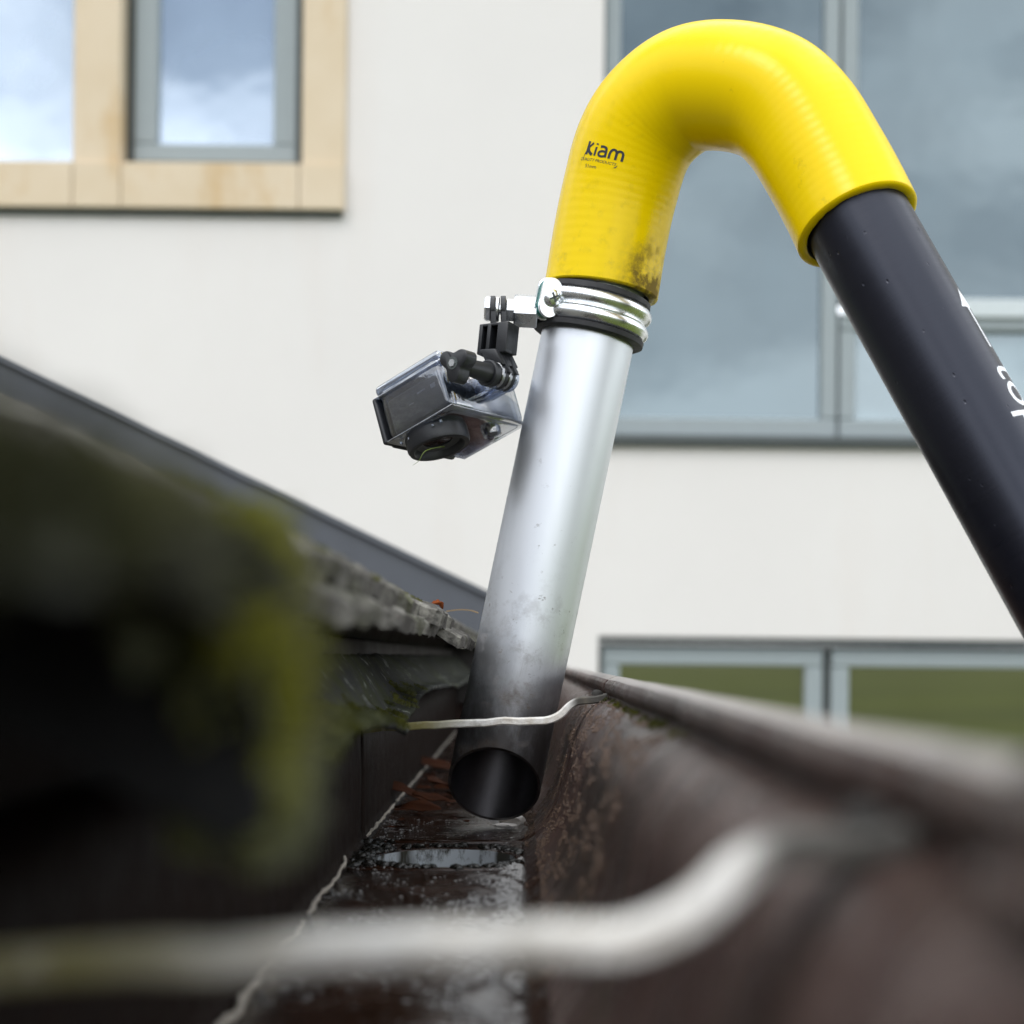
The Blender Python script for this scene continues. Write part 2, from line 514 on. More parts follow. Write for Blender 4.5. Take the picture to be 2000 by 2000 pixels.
M['lens_glass'] = mat_simple('lens_glass', (0.008, 0.008, 0.012), 0.06, 0.0, 0.9, 0.8, nscale=50, bump=0)
M['grey_ring'] = mat_simple('lens_ring_grey', (0.07, 0.07, 0.075), 0.35, nscale=200)
M['print_dark'] = mat_simple('print_dark', (0.02, 0.022, 0.03), 0.5, bump=0, nscale=600)
M['print_white'] = mat_simple('print_white', (0.85, 0.87, 0.9), 0.5, bump=0, var=0.04)
M['print_grey'] = mat_simple('print_grey', (0.22, 0.23, 0.24), 0.5, bump=0)
M['teal'] = mat_simple('teal_washer', (0.0, 0.16, 0.14), 0.4, bump=0)
M['clear'] = mat_clear('clear_housing')
M['clear_thick'] = mat_clear('clear_moulding', (0.62, 0.68, 0.80), 0.24)
def mat_outlet():
    k = NM('white_outlet_plastic', rough=0.45)
    a = k.ramp(k.noise(70, 7, 0.75, vec=k.mapped((1, 1, 0.5), (1, 6, 2))), 0.50, 0.62)
    b = k.ramp(k.noise(25, 5, 0.6, vec=k.mapped((1, 1, 0.3), (2.2, 1, 2))), 0.52, 0.60)
    k.to('Base Color', k.mix(k.math('MAXIMUM', a, b), (0.50, 0.54, 0.58), (0.03, 0.026, 0.014)))
    return k.m
M['outlet'] = mat_outlet()
M['bead'] = mat_simple('pale_bead', (0.50, 0.45, 0.38), 0.8, nscale=300, var=0.45, bump=0.6)
M['slate'] = mat_simple('slate_grey_capping', (0.078, 0.085, 0.100), 0.5, nscale=14, var=0.3, bump=0.15, bdist=0.002)
M['timber'] = mat_simple('dark_fascia', (0.045, 0.040, 0.036), 0.7, nscale=30, var=0.4, bump=0.4, bdist=0.002)
M['leaf'] = mat_simple('dead_leaf', (0.055, 0.016, 0.005), 0.75, 0.0, 0.12, nscale=120, var=0.5, bump=0.4)
M['leaf_orange'] = mat_simple('orange_leaf', (0.22, 0.055, 0.014), 0.75, 0.0, 0.15, nscale=120, var=0.3)
M['grit'] = mat_simple('lime_grit', (0.30, 0.295, 0.29), 0.7, nscale=200, var=0.7, bump=0.3)
M['chalk'] = mat_simple('chalk_and_glint', (0.62, 0.58, 0.54), 0.7, nscale=200, var=0.2, bump=0.5)
M['grass'] = mat_simple('grass_blade', (0.10, 0.14, 0.02), 0.6, bump=0)
M['straw'] = mat_simple('straw', (0.35, 0.24, 0.12), 0.7, bump=0)
M['pane_blue'] = mat_pane('pane_pale', (0.78, 0.88, 1.0), 0.42, (0.24, 0.30, 0.38))
M['pane_grey'] = mat_pane('pane_grey', (0.76, 0.92, 1.0), 0.10, (0.02, 0.035, 0.045))
M['pane_light'] = mat_pane('pane_with_blind', (0.80, 0.93, 1.0), 0.09, (0.20, 0.26, 0.29))
M['pane_low'] = mat_pane('pane_low', (1.0, 0.94, 0.76), 0.31, (0.03, 0.035, 0.02), 0.0)
M['roller'] = mat_simple('pale_blind_rail', (0.55, 0.60, 0.62), 0.6, bump=0)

# ------------------------------------------------------------------ geometry helpers (millimetres in the camera's own unrolled frame)
RIG = Matrix.Translation((0, 0, Z0)) @ Matrix.Rotation(-ROLL, 4, 'Y')

def V(*a):
    return Vector(a)

def at(u, v, d):
    """the point in mm seen at pixel (u, v) of the 2000-px photograph at depth d mm"""
    return Vector(((u - VPU) * d / FPX, d, (VPV - v) * d / FPX))

def tag(o, label=None, cat=None, group=None, kind=None):
    if label: o['label'] = label
    if cat: o['category'] = cat
    if group: o['group'] = group
    if kind: o['kind'] = kind
    return o

def thing(name, base, label, cat, rig=True, group=None):
    e = bpy.data.objects.new(name, None)
    e.empty_display_size = 0.02
    C.objects.link(e)
    b = Vector(base) / 1000
    if rig:
        e.matrix_world = RIG @ Matrix.Translation(b)
    else:
        e.location = b + Vector((0, 0, Z0))
    e['base_mm'] = list(base)
    return tag(e, label, cat, group)

class MB:
    """mesh builder: vertices in mm, optional uv, several materials"""
    def __init__(self):
        self.v, self.f, self.mi, self.uv = [], [], [], {}
    def add(self, vs, fs, mi=0, uvs=None):
        o = len(self.v)
        self.v += [Vector(p) for p in vs]
        for q in fs:
            if uvs is not None:
                self.uv[len(self.f)] = [uvs[i] for i in q]
            self.f.append([i + o for i in q])
            self.mi.append(mi)
        return self
    def box(self, c, size, R=None, bevel=0.0, mi=0, seg=2):
        bm = bmesh.new()
        bmesh.ops.create_cube(bm, size=1.0)
        for p in bm.verts:
            p.co = Vector((p.co.x * size[0], p.co.y * size[1], p.co.z * size[2]))
        if bevel > 0:
            bmesh.ops.bevel(bm, geom=list(bm.edges), offset=bevel, segments=seg, profile=0.5, affect='EDGES')
        R = R or Matrix.Identity(3)
        vs = [Vector(c) + R @ p.co for p in bm.verts]
        bm.verts.index_update()
        fs = [[p.index for p in q.verts] for q in bm.faces]
        bm.free()
        return self.add(vs, fs, mi)
    def cyl(self, a, b, r0, r1=None, seg=32, caps=True, mi=0, bevel=0.0, phase=0.0):
        a, b = Vector(a), Vector(b)
        r1 = r0 if r1 is None else r1
        t = (b - a).normalized()
        h = Vector((0, 0, 1)) if abs(t.z) < 0.9 else Vector((1, 0, 0))
        e1 = t.cross(h).normalized(); e2 = t.cross(e1)
        rings = [(a, r0), (b, r1)]
        if bevel > 0:
            rings = [(a, r0 - bevel), (a + t * bevel, r0), (b - t * bevel, r1), (b, r1 - bevel)]
        vs, fs = [], []
        for p, r in rings:
            for i in range(seg):
                q = 2 * PI * i / seg + phase
                vs.append(p + (e1 * math.cos(q) + e2 * math.sin(q)) * r)
        n = len(rings)
        for k in range(n - 1):
            for i in range(seg):
                j = (i + 1) % seg
                fs.append([k * seg + i, k * seg + j, (k + 1) * seg + j, (k + 1) * seg + i])
        if caps:
            fs.append(list(range(seg))[::-1])
            fs.append([(n - 1) * seg + i for i in range(seg)])
        return self.add(vs, fs, mi)
    def revolve(self, c, axis, e1, prof, seg=64, a0=0.0, a1=2 * PI, mi=0, closed_prof=True):
        """prof: list of (radius, height) turned round axis through c"""
        c, t, e1 = Vector(c), Vector(axis).normalized(), Vector(e1)
        e1 = (e1 - t * e1.dot(t)).normalized(); e2 = t.cross(e1)
        full = abs(a1 - a0 - 2 * PI) < 1e-6
        n = seg if full else seg + 1
        m = len(prof)
        vs, fs = [], []
        for i in range(n):
            q = a0 + (a1 - a0) * i / seg
            d = e1 * math.cos(q) + e2 * math.sin(q)
            for r, h in prof:
                vs.append(c + d * r + t * h)
        for i in range(seg):
            j = (i + 1) % n if full else i + 1
            for k in range(m if closed_prof else m - 1):
                l = (k + 1) % m
                fs.append([i * m + k, j * m + k, j * m + l, i * m + l])
        if not full and closed_prof:
            fs.append(list(range(m)))
            fs.append([(n - 1) * m + k for k in range(m)][::-1])
        return self.add(vs, fs, mi)
    def sweep(self, pts, prof, up=None, mi=0, caps=True, scale=None):
        """sweep a closed 2-D profile [(a,b)] along pts; a along side vector, b along up"""
        pts = [Vector(p) for p in pts]
        n, m = len(pts), len(prof)
        up = Vector(up) if up else Vector((0, 0, 1))
        vs, fs = [], []
        for i, p in enumerate(pts):
            t = (pts[min(i + 1, n - 1)] - pts[max(i - 1, 0)]).normalized()
            s = t.cross(up).normalized(); w = s.cross(t)
            k = scale[i] if scale else 1.0
            for a, b in prof:
                vs.append(p + s * a * k + w * b * k)
        for i in range(n - 1):
            for k in range(m):
                l = (k + 1) % m
                fs.append([i * m + k, i * m + l, (i + 1) * m + l, (i + 1) * m + k])
        if caps:
            fs.append(list(range(m))[::-1])
            fs.append([(n - 1) * m + k for k in range(m)])
        return self.add(vs, fs, mi)
    def build(self, name, mats, parent=None, base=(0, 0, 0), smooth=30, rig=True, fix=True, solid=0.0, soff=1, weld=False):
        me = bpy.data.meshes.new(name)
        b = Vector(parent['base_mm']) if parent is not None and 'base_mm' in parent else Vector(base)
        me.from_pydata([tuple((p - b) / 1000) for p in self.v], [], self.f)
        if self.uv:
            ul = me.uv_layers.new(name='UVMap')
            for pl in me.polygons:
                if pl.index in self.uv:
                    for li, q in zip(pl.loop_indices, self.uv[pl.index]):
                        ul.data[li].uv = q
        mats = mats if isinstance(mats, (list, tuple)) else [mats]
        for m in mats:
            me.materials.append(m)
        me.polygons.foreach_set('material_index', self.mi)
        if weld:
            bm = bmesh.new(); bm.from_mesh(me)
            bmesh.ops.remove_doubles(bm, verts=bm.verts, dist=2e-5)
            bm.to_mesh(me); bm.free()
        if fix:
            bm = bmesh.new(); bm.from_mesh(me)
            bmesh.ops.recalc_face_normals(bm, faces=bm.faces)
            bm.to_mesh(me); bm.free()
        if smooth:
            me.polygons.foreach_set('use_smooth', [True] * len(me.polygons))
            me.set_sharp_from_angle(angle=math.radians(smooth))
        me.update()
        o = bpy.data.objects.new(name, me)
        C.objects.link(o)
        if parent is not None:
            o.parent = parent
            o['base_mm'] = list(b)
        elif rig:
            o.matrix_world = RIG @ Matrix.Translation(b / 1000)
        else:
            o.location = b / 1000 + Vector((0, 0, Z0))
        if solid:
            md = o.modifiers.new('thickness', 'SOLIDIFY')
            md.thickness = solid / 1000
            md.offset = soff
        return o

def spline(pts, per=8):
    pts = [Vector(p) for p in pts]
    out = []
    P = [pts[0] * 2 - pts[1]] + pts + [pts[-1] * 2 - pts[-2]]
    for i in range(1, len(P) - 2):
        for k in range(per):
            t = k / per
            a, b, c, d = P[i - 1], P[i], P[i + 1], P[i + 2]
            out.append(0.5 * ((2 * b) + (c - a) * t + (2 * a - 5 * b + 4 * c - d) * t * t + (3 * b - a - 3 * c + d) * t ** 3))
    out.append(pts[-1])
    return out

def frames(pts, e2_0=Vector((0, 1, 0))):
    """tangent, right, away at each point (parallel transport)"""
    fr, e2 = [], e2_0
    n = len(pts)
    for i in range(n):
        t = (pts[min(i + 1, n - 1)] - pts[max(i - 1, 0)]).normalized()
        e2 = (e2 - t * e2.dot(t)).normalized()
        fr.append((t, e2.cross(t).normalized(), e2))   # for t up: right = +x
    return fr

def lens(pts):
    L = [0.0]
    for a, b in zip(pts, pts[1:]):
        L.append(L[-1] + (b - a).length)
    return L

def tube_uv(mb, pts, fr, L, rad, seg=64, mi=0, flip=False):
    vs, fs, uv = [], [], []
    n = len(pts)
    for i in range(n):
        t, e1, e2 = fr[i]
        r = rad(L[i]) if callable(rad) else rad
        for k in range(seg + 1):
            q = 2 * PI * k / seg                      # u = 0.5 faces the viewer (-e2)
            vs.append(pts[i] + (e1 * -math.sin(q) + e2 * math.cos(q)) * r)
            uv.append((k / seg, L[i] / 1000))
    m = seg + 1
    for i in range(n - 1):
        for k in range(seg):
            q = [i * m + k, i * m + k + 1, (i + 1) * m + k + 1, (i + 1) * m + k]
            fs.append(q[::-1] if flip else q)
    mb.add(vs, fs, mi, uv)

def text_mesh(body, size, align='CENTER'):
    cu = bpy.data.curves.new('lettering', 'FONT')
    cu.body = body
    cu.size = size
    cu.align_x = align
    cu.resolution_u = 4
    o = bpy.data.objects.new('lettering_source', cu)
    C.objects.link(o)
    dg = bpy.context.evaluated_depsgraph_get()
    me = bpy.data.meshes.new_from_object(o.evaluated_get(dg))
    bm = bmesh.new(); bm.from_mesh(me)
    bmesh.ops.triangulate(bm, faces=bm.faces)
    for _ in range(2):
        es = [e for e in bm.edges if e.calc_length() > size * 0.12]
        if es:
            bmesh.ops.subdivide_edges(bm, edges=es, cuts=1)
            bmesh.ops.triangulate(bm, faces=bm.faces)
    bm.verts.index_update()
    vs = [(p.co.x, p.co.y) for p in bm.verts]
    fs = [[p.index for p in q.verts] for q in bm.faces]
    bm.free()
    bpy.data.objects.remove(o); bpy.data.curves.remove(cu); bpy.data.meshes.remove(me)
    return vs, fs

def fract(p, s):
    return mnoise.noise(Vector(p) * s)

rnd = random.Random(11)

# ------------------------------------------------------------------ ground
g = MB()
g.add([(-4000e3, -4000e3, 0), (4000e3, -4000e3, 0), (4000e3, 4000e3, 0), (-4000e3, 4000e3, 0)], [[0, 1, 2, 3]])
o = g.build('lawn', M['lawn'], base=(0, 0, 0), rig=False)
o.location = (0, 0, 0)
tag(o, 'green lawn between the two houses', 'lawn', kind='structure')

# ------------------------------------------------------------------ the rendered house across the lawn (plain world axes, mm relative to eye)
WD = 6000.0
def bp(u, v):
    du, dv = u - VPU, v - VPV
    c, s = math.cos(ROLL), math.sin(ROLL)
    u0 = du * c + dv * s
    v0 = -du * s + dv * c
    return u0 * WD / FPX, -v0 * WD / FPX
house = thing('rendered_house', (0, WD, -3400), 'white rendered house across the lawn, out of focus behind the wand', 'house', rig=False)

# openings as (x0, x1, z0, z1)
lx0 = -3400.0
lx1 = bp(592, 200)[0]
lz0 = bp(400, 326)[1]
L_open = (lx0, lx1, lz0, 4400.0)
rx0 = bp(1176, 500)[0]
rz0 = bp(1400, 872)[1]
R_open = (rx0, rx0 + 3000, rz0, 4400.0)
bx0 = bp(1168, 1300)[0]
bz1 = bp(1500, 1245)[1]
B_open = (bx0, bx0 + 3000, -1500.0, bz1)

def wall_with_holes(mb, x0, x1, z0, z1, y0, y1, holes):
    xs = sorted({x0, x1, *[h[0] for h in holes], *[h[1] for h in holes]})
    zs = sorted({z0, z1, *[h[2] for h in holes], *[h[3] for h in holes]})
    idx, vs, fs = {}, [], []
    def vid(x, y, z):
        if (x, y, z) not in idx:
            idx[(x, y, z)] = len(vs); vs.append((x, y, z))
        return idx[(x, y, z)]
    def solid(i, j):
        if i < 0 or j < 0 or i >= len(xs) - 1 or j >= len(zs) - 1:
            return False
        cx, cz = (xs[i] + xs[i + 1]) / 2, (zs[j] + zs[j + 1]) / 2
        return not any(h[0] < cx < h[1] and h[2] < cz < h[3] for h in holes)
    for i in range(len(xs) - 1):
        for j in range(len(zs) - 1):
            if not solid(i, j):
                continue
            a, b, c, d = xs[i], xs[i + 1], zs[j], zs[j + 1]
            fs.append([vid(a, y0, c), vid(b, y0, c), vid(b, y0, d), vid(a, y0, d)])
            fs.append([vid(a, y1, c), vid(a, y1, d), vid(b, y1, d), vid(b, y1, c)])
            if not solid(i - 1, j): fs.append([vid(a, y0, c), vid(a, y0, d), vid(a, y1, d), vid(a, y1, c)])
            if not solid(i + 1, j): fs.append([vid(b, y0, c), vid(b, y1, c), vid(b, y1, d), vid(b, y0, d)])
            if not solid(i, j - 1): fs.append([vid(a, y0, c), vid(a, y1, c), vid(b, y1, c), vid(b, y0, c)])
            if not solid(i, j + 1): fs.append([vid(a, y0, d), vid(b, y0, d), vid(b, y1, d), vid(a, y1, d)])
    mb.add(vs, fs)

w = MB()
wall_with_holes(w, -7000, 8000, -3400, 5600, WD, WD + 320, [L_open, R_open, B_open])
w.build('wall', M['render'], house, smooth=0)
w = MB()   # simple pitched roof above the frame
w.add([(-7300, WD - 350, 5600), (8300, WD - 350, 5600), (8300, WD + 4200, 7900), (-7300, WD + 4200, 7900),
       (-7300, WD - 350, 5480), (8300, WD - 350, 5480), (8300, WD + 4200, 7780), (-7300, WD + 4200, 7780)],
      [[0, 1, 2, 3], [4, 7, 6, 5], [0, 4, 5, 1], [1, 5, 6, 2], [2, 6, 7, 3], [3, 7, 4, 0]])
w.build('roof', M['slate'], house, smooth=0)

def rectbox(mb, x0, x1, z0, z1, y0, y1, bevel=6, mi=0):
    mb.box(((x0 + x1) / 2, (y0 + y1) / 2, (z0 + z1) / 2), (x1 - x0, y1 - y0, z1 - z0), bevel=bevel, mi=mi, seg=1)

def casement(parent, x0, x1, z0, z1, y, fw, pane_mat, gap=14, fb=None, bar=None):
    """sash: dark gasket line round a frame of four members, pane behind"""
    fb = fb or fw
    m = MB()
    g_ = gap
    rectbox(m, x0, x1, z0, z0 + g_, y + 18, y + 60, 0)
    rectbox(m, x0, x1, z1 - g_, z1, y + 18, y + 60, 0)
    rectbox(m, x0, x0 + g_, z0 + g_ + 1, z1 - g_ - 1, y + 18, y + 60, 0)
    rectbox(m, x1 - g_, x1, z0 + g_ + 1, z1 - g_ - 1, y + 18, y + 60, 0)
    m.build('gasket', M['gap'], parent, smooth=0)
    a, b, c, d = x0 + g_, x1 - g_, z0 + g_, z1 - g_
    for q in ((a, b, c, c + fb), (a, b, d - fw, d)):
        m = MB(); rectbox(m, *q, y, y + 70); m.build('sash_rail', M['frame'], parent, smooth=0)
    for q in ((a, a + fw, c + fb + .5, d - fw - .5), (b - fw, b, c + fb + .5, d - fw - .5)):
        m = MB(); rectbox(m, *q, y + 2, y + 70); m.build('sash_stile', M['frame'], parent, smooth=0)
    m = MB(); rectbox(m, a + fw - 8, b - fw + 8, c + fb - 8, d - fw + 8, y + 34, y + 44, 0)
    m.build('pane', pane_mat, parent, smooth=0)

def part_root(name, base, parent):
    e = bpy.data.objects.new(name, None)
    C.objects.link(e)
    pb = Vector(parent['base_mm'])
    e.parent = parent
    e.location = (Vector(base) - pb) / 1000
    e['base_mm'] = list(base)
    e.empty_display_size = 0.1
    return e

# left window in its sandstone surround
wl_ = part_root('stone_window', ((lx0 + lx1) / 2, WD, lz0), house)
jx1 = bp(677, 200)[0]
sz0 = bp(350, 412)[1]
mx0, mx1 = bp(146, 150)[0], bp(238, 150)[0]
cuts = [-3700, mx0 - 700, mx0 + 6, mx1 + 10, lx1 - 8, jx1]
for a, b in zip(cuts, cuts[1:]):
    m = MB(); rectbox(m, a + 1.5, b - 1.5, sz0, lz0 + 4, WD - 42, WD + 150, 5)
    m.build('sill_stone', M['stone'], wl_, smooth=0)
m = MB(); rectbox(m, mx0, mx1, lz0 + 5, 4400, WD - 22, WD + 150, 6); m.build('mullion_stone', M['stone'], wl_, smooth=0)
for k, (a, b) in enumerate(((lz0 + 5, lz0 + 1100), (lz0 + 1102, 4400))):
    m = MB(); rectbox(m, lx1, jx1, a, b, WD - 24, WD + 150, 6); m.build('jamb_stone', M['stone'], wl_, smooth=0)
m = MB(); rectbox(m, -3700, jx1 - 12, sz0 - 22, sz0 - 1, WD - 20, WD + 60, 0); m.build('sill_shadow_strip', M['gap'], wl_, smooth=0)  # dark strip painted in as the shadow under the sill
casement(wl_, mx1 + 2, lx1 - 2, lz0 + 6, 4380, WD + 60, 92, M['pane_blue'], gap=32, fb=72)
casement(wl_, lx0, mx0 - 2, lz0 + 6, 4380, WD + 75, 18, M['pane_blue'], gap=8, fb=30)

# right upper window
wr = part_root('wide_window', (rx0 + 1500, WD, rz0), house)
rmx0, rmx1 = bp(1626, 300)[0], bp(1688, 300)[0]
m = MB(); rectbox(m, rx0 - 20, rx0 + 3020, rz0 - 4, rz0 + 38, WD - 30, WD + 90, 6); m.build('window_sill', M['gap'], wr, smooth=0)
casement(wr, rx0 + 2, rmx0 + 40, rz0 + 40, 4390, WD + 40, 62, M['pane_grey'], gap=4, fb=74)
zt0, zt1 = bp(1930, 616)[1], bp(1930, 583)[1]
casement(wr, rmx0 + 42, rx0 + 2996, rz0 + 40, zt0 + 14, WD + 40, 62, M['pane_light'], gap=4, fb=74)
casement(wr, rmx0 + 42, rx0 + 2996, zt1 - 12, 4390, WD + 40, 62, M['pane_grey'], gap=4, fb=20)
m = MB(); rectbox(m, rmx0 + 60, rx0 + 2980, zt0 - 2, zt1 + 2, WD + 24, WD + 38, 3); m.build('transom', M['roller'], wr, smooth=0)

# lower window
wb = part_root('low_window', (bx0 + 1500, WD, -1500), house)
m = MB(); rectbox(m, bx0 + 2, bx0 + 2998, bz1 - 26, bz1 - 2, WD + 10, WD + 90, 0); m.build('head_shadow_strip', M['gap'], wb, smooth=0)  # dark strip standing in for the shadow of the window reveal
bmx = bp(1620, 1300)[0]
casement(wb, bx0 + 4, bmx - 3, -1496, bz1 - 28, WD + 40, 70, M['pane_low'], gap=14)
casement(wb, bmx + 3, bx0 + 2990, -1496, bz1 - 28, WD + 40, 70, M['pane_low'], gap=14)

# ------------------------------------------------------------------ the near house: wall, fascia, roof, tiles, felt
PITCH = math.atan(0.4815)
near = thing('tiled_house', (-1500, 700, -3400), 'low house with weathered mossy tiled eaves along the gutter', 'house')
m = MB(); m.box((-1700, -200, -1800), (3180, 4300, 3200)); m.build('wall', M['brick'], near, smooth=0)
m = MB(); m.box((-94, -200, -75), (18, 4390, 170), bevel=2); m.build('fascia_board', M['timber'], near)
ca, sa = math.cos(PITCH), math.sin(PITCH)
def slope(x, off=0.0, zb=0.0):
    """point on the roof plane x mm (negative = upslope), off mm above it"""
    return Vector((x, 0, 10 + zb + (-42 - x) * math.tan(PITCH)))
# roof deck
m = MB()
def deckp(x, y, o): return (x + sa * o, y, 10 + (-42 - x) * math.tan(PITCH) + ca * o)
m.add([deckp(-86, -2300, -10), deckp(-86, 1990, -10), deckp(-3200, 1990, -10), deckp(-3200, -2300, -10),
       deckp(-86, -2300, -24), deckp(-86, 1990, -24), deckp(-3200, 1990, -24), deckp(-3200, -2300, -24)],
      [[0, 1, 2, 3], [4, 7, 6, 5], [0, 4, 5, 1], [1, 5, 6, 2], [2, 6, 7, 3], [3, 7, 4, 0]])
m.build('roof_deck', M['timber'], near, smooth=0)

def roof_tile(xe, ze, y0, y1, length, thick, seed, name='roof_tile', nx=16, ny=64, rough=1.0):
    """one weathered tile: lower edge at (xe, ze), running upslope"""
    m = MB()
    vs, fs = [], []
    for side in (0, 1):
        for i in range(nx + 1):
            s = (i / nx) ** 1.6 * length
            for j in range(ny + 1):
                y = y0 + (y1 - y0) * j / ny
                chip = 0.0
                if i == 0:
                    chip = (fract((y, seed * 7.1, 3), 0.09) * 3.4 + fract((y, seed * 3.3 + side, 9), 0.32) * 2.4 + fract((y, seed * 2.3, 4 + side * 6), 0.7) * 1.0) * rough
                    if j in (0, ny):
                        chip += 2.0
                a = s + chip + (0.9 if side and i == 0 else 0)
                h = (thick if side else 0) + fract((s, y, seed * 5.0 + side * 40), 0.045) * 1.7 * rough + fract((s, y, seed + side * 9), 0.16) * 1.1 * rough + fract((s, y, seed + side * 5), 0.5) * 0.7 * rough
                if side and (j in (0, ny) or i == 0):
                    h -= 1.0
                vs.append((xe - ca * a - sa * 0 + sa * h, y + fract((s, j, seed), 0.03) * 1.2 * rough, ze + sa * a + ca * h))
    n1 = (nx + 1) * (ny + 1)
    def q(sd, i, j): return sd * n1 + i * (ny + 1) + j
    for i in range(nx):
        for j in range(ny):
            fs.append([q(0, i, j), q(0, i, j + 1), q(0, i + 1, j + 1), q(0, i + 1, j)])
            fs.append([q(1, i, j), q(1, i + 1, j), q(1, i + 1, j + 1), q(1, i, j + 1)])
    for i in range(nx):
        fs.append([q(0, i, 0), q(0, i + 1, 0), q(1, i + 1, 0), q(1, i, 0)])
        fs.append([q(0, i, ny), q(1, i, ny), q(1, i + 1, ny), q(0, i + 1, ny)])
    for j in range(ny):
        fs.append([q(0, 0, j), q(1, 0, j), q(1, 0, j + 1), q(0, 0, j + 1)])
        fs.append([q(0, nx, j), q(0, nx, j + 1), q(1, nx, j + 1), q(1, nx, j)])
    m.add(vs, fs)
    return m.build(name, M['tile'], near, smooth=45)

# under-course and eaves course, each tile on its own
under = [(228, 318, -47, 8.5), (320, 470, -44, 9.0), (472, 610, -44, 9.8), (612, 768, -43, 10.0), (770, 862, -29, 4.5),
         (864, 1010, -43, 10), (1012, 1170, -42, 10), (1172, 1330, -43, 10), (1332, 1500, -42, 10), (1502, 1660, -43, 10), (1662, 1820, -42, 10), (1822, 1985, -43, 10)]
for k, (a, b, x, z) in enumerate(under):
    roof_tile(x, z, a, b, 210, 6.0, k + 1)
upper = [(236, 392, -50, 19.0), (394, 540, -49, 19.5), (542, 700, -48, 19), (702, 858, -38, 14.5), (860, 1016, -48, 19.5), (1018, 1174, -49, 19),
         (1176, 1330, -48, 19), (1332, 1490, -49, 19), (1492, 1650, -48, 19), (1652, 1810, -49, 19), (1812, 1985, -48, 19)]
for k, (a, b, x, z) in enumerate(upper):
    roof_tile(x, z, a, b, 240, 6.5, k + 31, rough=1.2)
for r in range(1, 3):      # courses higher up the slope
    for k in range(11):
        a = 236 + (k * 158) - (79 if r % 2 else 0)
        if a < 230: continue
        xo = -49 - r * 120
        roof_tile(xo, 19 + r * 120 * math.tan(PITCH) + 2.5, a, min(a + 156, 1988), 240, 6.5, 60 + r * 20 + k, nx=8, ny=8)

# near barrel tile whose open, mossy end faces the gutter
def barrel(seed=5):
    m = MB()
    nphi, ns = 36, 22
    yc = 108.0
    vs, fs = [], []
    L = 300.0
    for layer in (0, 1):                     # 0 inner, 1 outer
        for i in range(ns + 1):
            s = (i / ns) ** 1.5 * L
            for j in range(nphi + 1):
                a = PI * j / nphi            # 0 = far foot (large y), pi = near foot
                hw = 60.0 if layer == 0 else 76.0 + 27.0 * min(1.0, math.sin(a) * 1.7)
                hh = 27.0 if layer == 0 else 33.0
                ce = math.copysign(abs(math.cos(a)) ** 0.75, math.cos(a))
                se = abs(math.sin(a)) ** 0.8
                y = yc + ce * hw
                z = -22 + se * hh
                nn = fract((s, y, z + seed * 10 + layer * 30), 0.05) * 3.0 + fract((s, y, z + layer * 50), 0.17) * 1.5
                chip = fract((y * 1.0, z, seed), 0.12) * 3.0 if i == 0 else 0.0
                x = -27 - ca * (s + chip) - (0 if layer else 0.8)
                vs.append((x, y + nn * ce, z + sa * s + nn * se))
    n1 = (ns + 1) * (nphi + 1)
    def q(l, i, j): return l * n1 + i * (nphi + 1) + j
    for i in range(ns):
        for j in range(nphi):
            fs.append([q(0, i, j), q(0, i, j + 1), q(0, i + 1, j + 1), q(0, i + 1, j)])
            fs.append([q(1, i, j), q(1, i + 1, j), q(1, i + 1, j + 1), q(1, i, j + 1)])
    for j in range(nphi):
        fs.append([q(0, 0, j), q(1, 0, j), q(1, 0, j + 1), q(0, 0, j + 1)])
    for i in range(ns):
        fs.append([q(0, i, 0), q(0, i + 1, 0), q(1, i + 1, 0), q(1, i, 0)])
        fs.append([q(0, i, nphi), q(1, i, nphi), q(1, i + 1, nphi), q(0, i + 1, nphi)])
    # back stop of mortar, in the painted shade-black of the inside
    m.add(vs, fs)
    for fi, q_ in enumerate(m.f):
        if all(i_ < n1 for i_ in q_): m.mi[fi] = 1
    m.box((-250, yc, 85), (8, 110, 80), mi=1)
    return m
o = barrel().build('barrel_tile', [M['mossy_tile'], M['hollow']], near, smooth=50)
tag(o, 'thick moss-covered barrel tile with a dark hollow end')

# raised grey verge capping at the far end of the roof
VD = 2000.0
def vp_(u): return at(u, 700 + 0.4815 * u, VD)
m = MB()
p0, p1 = vp_(1000), vp_(-1500)
for k in range(1):
    th = 92.0
    vs = []
    for p in (p0, p1):
        vs += [(p.x, VD, p.z), (p.x, VD + 60, p.z), (p.x, VD + 60, p.z - th), (p.x, VD, p.z - th)]
    m.add(vs, [[0, 1, 5, 4], [1, 2, 6, 5], [2, 3, 7, 6], [3, 0, 4, 7], [0, 3, 2, 1], [4, 5, 6, 7]])
m.build('verge_board', M['slate'], near, smooth=0)
m = MB(); m.box((-62, VD + 4, -20), (112, 50, 78)); m.build('dark_filler_block', M['timber'], near, smooth=0)  # added dark block; hides the bright wall seen under the verge
m = MB()
dv = (p1 - p0).normalized(); nv = Vector((-dv.z, 0, dv.x))
if nv.z < 0: nv = -nv
vs = []
for p in (p0, p1):
    for yy, hh in ((-6, -5), (-6, 2.5), (66, 2.5), (66, -5)):
        q = p + nv * hh
        vs.append((q.x, VD + yy, q.z))
m.add(vs, [[0, 1, 5, 4], [1, 2, 6, 5], [2, 3, 7, 6], [3, 0, 4, 7], [0, 3, 2, 1], [4, 5, 6, 7]])
m.build('verge_capping', M['slate'], near, smooth=0)

